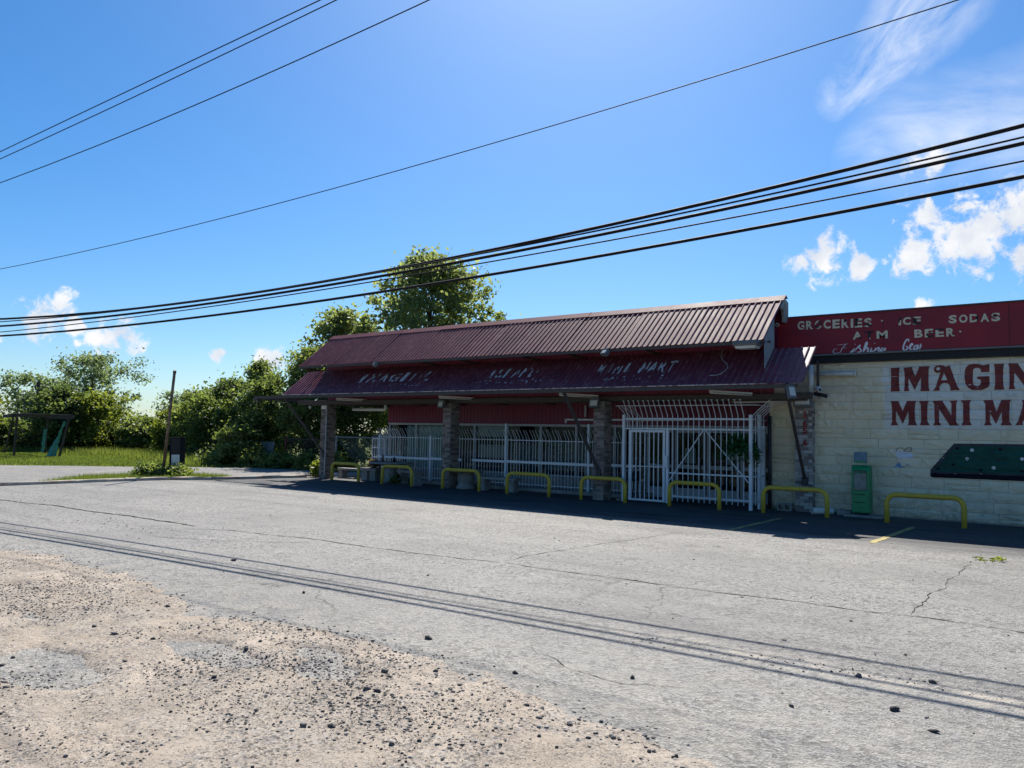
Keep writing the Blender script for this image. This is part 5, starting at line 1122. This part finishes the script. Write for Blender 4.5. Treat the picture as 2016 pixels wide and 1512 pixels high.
sm = thing('tin_sheet', (-31.2, 22.5, 0), 'silver corrugated tin sheet leaning under the trees', 'sheet')
o = link('sheet', panel_mesh('sheet', 1.3, 1.15, 9, m_tin, .03), sm); o.location = (-.6, 0, 0); o.rotation_euler = (R(82), 0, R(-8))
# loose boards by the corner pillar
for i, (x, y, z, L, a) in enumerate([(-23.0, 18.75, .03, .7, 12), (-22.75, 18.9, .09, .6, -20)]):
    o = MB().obox((0, 0, 0), (L, .18, .05)).build('loose_board', m_woodd); o.location = (x, y, z); o.rotation_euler = (0, R(3), R(a)); tag(o, ('dark loose board on the ground left of the corner pillar', 'dark board lying crosswise on another left of the corner pillar')[i], 'board')

# ================================================================== VEGETATION
L_mid = leaf_mat('leaf_green', (.088, .118, .042), (.225, .262, .095), .56)
L_yel = leaf_mat('leaf_yellow_green', (.100, .125, .024), (.240, .265, .058), .55)
L_dark = leaf_mat('leaf_dark', (.058, .085, .034), (.150, .190, .068), .52)
L_grey = leaf_mat('leaf_grey_green', (.105, .140, .092), (.235, .290, .185), .5)
L_map = leaf_mat('leaf_maple', (.120, .148, .068), (.275, .305, .150), .58)
L_fern = leaf_mat('leaf_fern', (.014, .075, .024), (.045, .160, .055), .45)
G_grass = leaf_mat('grass_blade', (.068, .092, .022), (.165, .205, .055), .42)
G_tall = leaf_mat('tall_grass_blade', (.080, .110, .026), (.200, .225, .070), .45)

def unit(n):
    v = rng.normal(size=(n, 3)); return v/np.linalg.norm(v, axis=1, keepdims=True)
def leaf_mesh(name, c, size, m, elong=1.7, tone=None, updown=.0):
    """one four-cornered pointed leaf per centre"""
    n = len(c); u = unit(n); u[:, 2] = u[:, 2]*.8-updown; u /= np.linalg.norm(u, axis=1, keepdims=True); w = np.cross(u, unit(n)); w /= np.linalg.norm(w, axis=1, keepdims=True)
    s = size*rng.uniform(.6, 1.3, n); a = u*(s*elong/2)[:, None]; b = w*(s/2)[:, None]; k = np.cross(u, w)*(s*.14)[:, None]
    V = np.stack([c-a, c+b*rng.uniform(.7, 1, (n, 1))+k, c+a, c-b+k], 1).reshape(-1, 3); F = np.arange(4*n).reshape(n, 4)
    return np_mesh(name, V, F, m, rng.random(n) if tone is None else tone)
def bx_far(b): return b[0] < -34
def tree(name, lab, base, h, spread, m, clumps=60, per=110, leaf=.18, cr=.5, bottom=.3, shape='round', trunk=.12, cat='tree', group=None, seed=0, stretch=None, crown_part='crown', leafy=True, stems=1, skew=(0, 0)):
    global rng
    if cat == 'tree':
        leaf *= .68; per = int(per*1.5)
        if bx_far(base): h *= .90; cr *= .85; spread *= .92; per = int(per*.8)
    rng = np.random.default_rng(seed+50); bx_, by_ = base; t = thing(name, (bx_, by_, 0), lab, cat, group)
    q = rng.random(clumps)
    tt = bottom+(1-bottom)*q
    prof = {'round': lambda s: np.sqrt(np.clip(1-(2*s-1.0)**2, 0, 1))*.95+.05, 'cone': lambda s: np.clip(1.06-s, .05, 1)**.75, 'fan': lambda s: .35+.75*np.sin(np.clip(s, 0, 1)*2.5), 'egg': lambda s: np.clip(1.02-s, .02, 1)**.55*np.clip(.8+s*.8, 0, 1), 'bush': lambda s: np.sqrt(np.clip(1-s**2, 0.02, 1))}[shape](q)
    ang = rng.uniform(0, 2*np.pi, clumps); lob = 1+.28*np.sin(ang*3+seed)+.18*np.sin(ang*5+seed*2)
    rad = spread*prof*lob*np.sqrt(rng.uniform(.05, 1.0, clumps))
    C = np.stack([rad*np.cos(ang)+skew[0]*q, rad*np.sin(ang)+skew[1]*q, tt*h-cr*.5*(q > .9)], 1)
    mb = MB(); trunks = []
    for s in range(stems):
        off = (0, 0) if stems == 1 else (random.Random(s+seed).uniform(-.4, .4)*spread, random.Random(s+seed+9).uniform(-.4, .4)*spread)
        top = Vector((off[0]*1.2+skew[0]*.8, off[1]*1.2+skew[1]*.8, h*.86)); P = [Vector((off[0]*.6, off[1]*.6, -.05))]
        for k in range(1, 6): p = P[0].lerp(top, k/5); P.append(p+Vector((random.Random(k+seed+s).uniform(-1, 1), random.Random(k*3+seed+s).uniform(-1, 1), 0))*h*.022)
        trunks.append(P); mb.tube(P, [trunk*(1-.82*k/5) for k in range(6)], 7)
    order = rng.permutation(clumps)[:min(clumps, 46)]
    for i in order:
        c = Vector(C[i]); P = trunks[i % stems]; k = max(.15, min(.9, (c.z/h)*.72)); f = k*5; a = P[int(f)].lerp(P[min(5, int(f)+1)], f-int(f)); mid = a.lerp(c, .55)+Vector((0, 0, .06*h*random.Random(int(i)).uniform(-.3, 1)))
        rr = trunk*.34*(1-k*.6); mb.tube([a, a.lerp(mid, .5)+Vector((0, 0, .01*h)), mid, c], [rr, rr*.75, rr*.5, rr*.18], 4, caps=False)
    mb2 = MB(); mb2.v = [(v[0], v[1], v[2]) for v in mb.v]; mb2.f = mb.f; me = bpy.data.meshes.new('trunk'); me.from_pydata(mb2.v, [], mb2.f); me.materials.append(m_bark); link('trunk', me, t)
    if leafy:
        n = clumps*per; idx = np.repeat(np.arange(clumps), per); sig = 1.45*cr*rng.uniform(.45, 1.25, clumps)[idx]*np.where(rng.random(n) < .14, 1.9, 1.0)
        d = unit(n)*(rng.random(n)**.75)[:, None]*sig[:, None]; d[:, 2] *= .72
        P = C[idx]+d; P[:, 2] = np.maximum(P[:, 2], .03)
        tone = np.clip(rng.normal(.45, .2, n)+rng.normal(0, .22, clumps)[idx], 0, 1)
        link(crown_part, leaf_mesh(crown_part, P, leaf, m, tone=tone), t)
    else:
        mb = MB()
        for i in range(clumps):
            c = Vector(C[i])
            for k in range(3): e = c+Vector(unit(1)[0])*cr+Vector((0, 0, cr*.5)); mb.tube([c, c.lerp(e, .5)+Vector((0, 0, .05)), e], [.014, .010, .004], 3, caps=False)
        me = bpy.data.meshes.new('twigs'); me.from_pydata(mb.v, [], mb.f); me.materials.append(m_bark); link('twigs', me, t)
    return t
TG = 'trees beyond the field and behind the store'
# far left row
tree('broadleaf_tree', 'bright yellow green tree at the far left edge', (-59.0, 19.4), 4.9, 2.3, L_yel, 62, 120, .26, .72, .12, seed=1, group=TG)
tree('broadleaf_tree', 'pale feathery tree rising behind the left dark tree', (-65.5, 25.8), 6.3, 2.5, L_grey, 60, 90, .24, .75, .25, 'fan', seed=2, group=TG)
tree('broadleaf_tree', 'dense dark green tree between the shelter and the tall grey-green tree', (-55.8, 23.6), 4.6, 2.0, L_dark, 80, 150, .25, .65, .08, seed=3, group=TG)
tree('willow_tree', 'tall airy grey-green willow-like tree on the far left', (-68.4, 31.6), 9.0, 3.0, L_grey, 130, 70, .23, .8, .2, 'fan', seed=4, group=TG)
tree('broadleaf_tree', 'sparse yellow green tree in front of the tall grey-green tree', (-54.2, 25.6), 4.4, 1.9, L_yel, 48, 90, .22, .6, .15, seed=5, group=TG)
tree('broadleaf_tree', 'low round olive tree beside the gap of sky', (-51.4, 27.4), 2.7, 1.8, L_mid, 56, 130, .22, .55, .02, seed=6, group=TG)
tree('broadleaf_tree', 'thin pale tree behind the leaning post top', (-51.5, 30.5), 4.9, 1.6, L_grey, 34, 60, .20, .6, .25, 'fan', seed=7, group=TG)
tree('broadleaf_tree', 'yellow green bush tree behind the leaning post', (-46.6, 26.6), 3.3, 1.6, L_yel, 52, 130, .20, .55, .02, seed=8, group=TG)
tree('broadleaf_tree', 'dense rounded green tree right of the leaning post', (-42.8, 26.6), 4.5, 2.2, L_mid, 86, 150, .20, .62, .03, seed=9, group=TG)
tree('broadleaf_tree', 'dark leafy tree left of the tall vine-hung trees', (-39.6, 26.2), 5.0, 1.7, L_dark, 62, 140, .19, .55, .04, seed=10, group=TG)
tree('broadleaf_tree', 'tall tree with a pointed leafy top left of the awning', (-35.9, 25.4), 6.0, 1.75, L_mid, 80, 120, .17, .52, .05, 'cone', seed=11, group=TG)
tree('broadleaf_tree', 'tall vine-hung tree just left of the upper roof corner', (-30.6, 24.6), 6.0, 1.65, L_mid, 90, 120, .155, .48, .1, seed=12, group=TG, skew=(.3, 0))
tree('broadleaf_tree', 'shadowed dark tree under the left end of the awning', (-33.3, 24.2), 4.4, 1.6, L_dark, 66, 140, .16, .5, .03, seed=13, group=TG)
tree('broadleaf_tree', 'green tree in the gap left of the corner pillar', (-29.0, 26.0), 3.9, 1.7, L_mid, 66, 130, .155, .5, .08, seed=14, group=TG)
tree('broadleaf_tree', 'slender yellow green trees seen under the canopy right of the corner pillar', (-25.6, 26.6), 4.0, 1.9, L_yel, 60, 95, .15, .5, .12, seed=15, group=TG, stems=3)
tree('broadleaf_tree', 'leafy tree seen under the canopy beside the red siding', (-22.6, 27.5), 4.2, 1.9, L_mid, 60, 110, .15, .5, .1, seed=16, group=TG)
tree('bare_tree', 'bare leafless tree behind the left corner of the upper roof', (-34.2, 29.6), 6.9, 1.5, L_mid, 26, 1, .1, .75, .45, 'fan', trunk=.07, seed=17, group=TG, leafy=False)
tree('bare_tree', 'small bare tree top right of the leaning post', (-40.6, 28.5), 5.7, .7, L_mid, 12, 1, .1, .5, .5, 'fan', trunk=.05, seed=18, group=TG, leafy=False)
tree('maple_tree', 'large leafy tree towering behind the upper roof', (-27.4, 29.6), 11.2, 5.2, L_map, 470, 30, .24, .55, .22, 'egg', trunk=.24, seed=19, group=TG)
tree('maple_tree', 'lower leafy tree left of the large tree behind the roof', (-31.4, 27.2), 8.2, 3.2, L_map, 200, 38, .21, .45, .3, 'egg', trunk=.16, seed=20, group=TG)
for i, (x, y, h, m, lab) in enumerate([(-61.5, 14.5, 4.8, L_mid, 'green tree left of the bright yellow green tree'), (-64.0, 9.0, 5.2, L_dark, 'dark green tree well left of the shelter frame'), (-66.5, 3.0, 4.9, L_mid, 'green tree at the far left end of the tree row')]):
    tree('broadleaf_tree', lab, (x, y), h, 2.4, m, 60, 110, .25, .7, .06, seed=60+i, group=TG)
# understorey shrubs
SG = 'shrubs along the tree line'
for i, (x, y, h, s, m, lab) in enumerate([(-59.5, 21.6, 2.1, 1.7, L_dark, 'dark shrub behind the left post of the shelter frame'), (-57.8, 24.2, 2.0, 1.8, L_dark, 'dark shrub behind the middle of the shelter frame'), (-56.2, 27.0, 1.9, 1.8, L_dark, 'dark shrub right of the shelter frame'),
                                          (-54.6, 29.3, 1.9, 1.7, L_dark, 'dark shrub below the gap of sky'), (-50.0, 29.6, 1.8, 1.8, L_dark, 'dark shrub left of the leaning post'), (-45.5, 28.5, 1.9, 1.7, L_dark, 'dark shrub behind the black sign box'),
                                          (-32.4, 21.9, 1.75, 1.35, L_mid, 'ivy-covered shrub mound at the right end of the tall grass'), (-41.0, 27.4, 2.0, 1.7, L_dark, 'dark shrub right of the black sign box')]):
    tree('shrub', lab, (x, y), h, s, m, 46, 120, .19 if x < -40 else .13, .45, .02, 'bush', trunk=.05, cat='shrub', group=SG, seed=30+i)
# weeds and small plants
tree('weed_clump', 'leafy weeds growing round the base of the black sign box', (-25.35, 14.6), .36, .55, L_mid, 34, 70, .07, .18, .0, 'bush', trunk=.012, cat='weeds', seed=40)
tree('weed_clump', 'leafy weeds at the foot of the leaning post', (-25.7, 13.95), .42, .5, L_mid, 30, 70, .07, .17, .0, 'bush', trunk=.012, cat='weeds', seed=41)
tree('potted_plant', 'small bright leafy plant growing left of the corner pillar', (-22.85, 18.7), .6, .26, L_yel, 16, 22, .09, .14, .2, 'round', trunk=.015, cat='plant', seed=42)
tree('dry_plant', 'dry brown plants in the concrete planter', (-20.15, 18.97), .72, .28, leaf_mat('dry_leaf', (.10, .07, .05), (.30, .22, .16), .4), 14, 22, .07, .10, .6, 'round', trunk=.012, cat='plant', seed=43)
tree('weed_clump', 'green weeds low under the bench beside the round table', (-18.35, 18.55), .32, .35, L_dark, 20, 50, .05, .12, .0, 'bush', trunk=.008, cat='weeds', seed=44)
for i, (x, y, lab) in enumerate([(-31.0, 21.9, 'green weeds along the driveway under the awning end'), (-29.5, 22.1, 'green weeds in front of the bar fence'), (-28.0, 22.3, 'green weeds in front of the steel gate posts'), (-26.3, 22.6, 'green weeds left of the corner pillar along the fence'), (-33.2, 21.4, 'green weeds at the foot of the ivy mound')]):
    tree('weed_clump', lab, (x, y), .62, .85, L_mid, 40, 70, .09, .24, .0, 'bush', trunk=.012, cat='weeds', seed=45+i)
tree('weed_clump', 'tiny green weed tuft on the asphalt near the right edge', (-1.15, 13.4), .03, .30, L_yel, 12, 14, .025, .05, .0, 'bush', trunk=.004, cat='weeds', seed=52)
# hanging fern in the cage
hf = thing('hanging_fern', (-6.78, 18.58, 1.55), 'dark green fern hanging inside the entrance cage by the stone wall', 'plant')
MB().lathe([(.06, -.04), (.12, .02), (.14, .10), (.13, .11)], (-6.78, 18.58, 1.62), 12).build('basket', m_dark, hf)
for s in (-.1, .1): MB().tube([(-6.78+s, 18.58, 1.72), (-6.78, 18.58, 2.2)], .004, 4).build('hanger', m_dark, hf)
rng = np.random.default_rng(77); pts = []; 
for k in range(120):
    a = rng.uniform(0, 2*np.pi); L = rng.uniform(.26, .54); up_ = rng.uniform(.02, .16)
    for s in np.linspace(.1, 1, 22): pts.append((-6.78+L*s*math.cos(a)+rng.normal(0, .012), 18.58+L*s*math.sin(a)*.8+rng.normal(0, .012), 1.72+up_*s*2.4-1.05*L*s*s*1.3))
link('fronds', (lambda me: me)(leaf_mesh('fronds', np.array(pts)-np.array(ORG[hf]), .06, L_fern, 2.6)), hf)

# grass: blades as single tapering triangles
def grass(name, lab, n, sampler, h0, h1, w, m, seed=0):
    global rng
    rng = np.random.default_rng(seed+500); x, y = sampler(n); n = len(x); h = rng.uniform(h0, h1, n)*(.6+.8*np.clip(fbm(x*.35+3, y*.35)+.5, 0, 1)); a = rng.uniform(0, 2*np.pi, n); ln = h*rng.uniform(.05, .5, n); b = rng.uniform(0, 2*np.pi, n)
    base = np.stack([x, y, np.full(n, -.02)], 1); side = np.stack([np.cos(a), np.sin(a), 0*a], 1)*(w*rng.uniform(.6, 1.4, n))[:, None]/2
    tip = base+np.stack([np.cos(b)*ln, np.sin(b)*ln, h], 1)
    V = np.stack([base-side, base+side, tip], 1).reshape(-1, 3)
    o = link(name, np_mesh(name, V, np.arange(3*n).reshape(n, 3), m, np.clip(rng.normal(.5, .22, n)+fbm(x*.25, y*.25)*.8, 0, 1)), kind='stuff'); o['label'] = lab; return o
edge_x = np.array([-62, -44, -37.2, -35.2, -33.0, -31.6, -30.0, -27.4]); edge_y = np.array([-25, 4, 13.2, 15.6, 17.6, 19.6, 21.4, 22.4])
def field(n):
    x = rng.uniform(-64, -27.5, n); y = rng.uniform(4, 34, n); k = (y > np.interp(x, edge_x, edge_y)+.15*rng.normal(size=n)+.6*fbm(x, y)) & (y < np.interp(x, [-64, -58, -46, -38, -28], [33, 33, 30, 26.5, 24])); return x[k], y[k]
def tall(n):
    x = rng.uniform(-62, -32.5, n); y = rng.uniform(15, 32, n); b = np.interp(x, [-62, -58, -52, -46, -40, -34, -32], [16, 20.5, 23, 24.0, 22.5, 20.6, 20.3]); k = (y > b-1.2+1.3*fbm(x*.5, y*.5)) & (y < b+5.5); return x[k], y[k]
def strip(n):
    x = rng.uniform(-27.2, -23.8, n); y = rng.uniform(9.8, 16.2, n); k = (x < -24.32+.02*rng.normal(size=n)) & (x > np.interp(y, [9.8, 10.4, 12.2, 14.2, 15.8, 16.2], [-24.3, -24.9, -26.7, -27.0, -26.0, -24.8])+.15*rng.normal(size=n)); return x[k], y[k]
grass('field_grass', 'short green grass of the field on the left', 170000, field, .04, .12, .04, G_grass, 1)
grass('tall_grass', 'tall pale grass in front of the far tree line', 42000, tall, .18, .48, .035, G_tall, 2)
grass('roadside_grass', 'green grass on the strip behind the curb', 22000, strip, .06, .20, .018, G_grass, 3)
def edges(n):
    x = rng.uniform(-24.6, -22.9, n); y = rng.uniform(13.5, 18.2, n); k = rng.random(n) < np.exp(-((x-np.interp(y, [13.5, 14.8, 16.6, 18.2], [-24.2, -23.55, -23.25, -22.85]))/.12)**2)*np.clip(fbm(x*2, y*2)*4+.3, 0, 1); return x[k], y[k]
grass('curb_weeds', 'sparse weeds along the back of the curb', 6000, edges, .03, .12, .014, G_grass, 4)
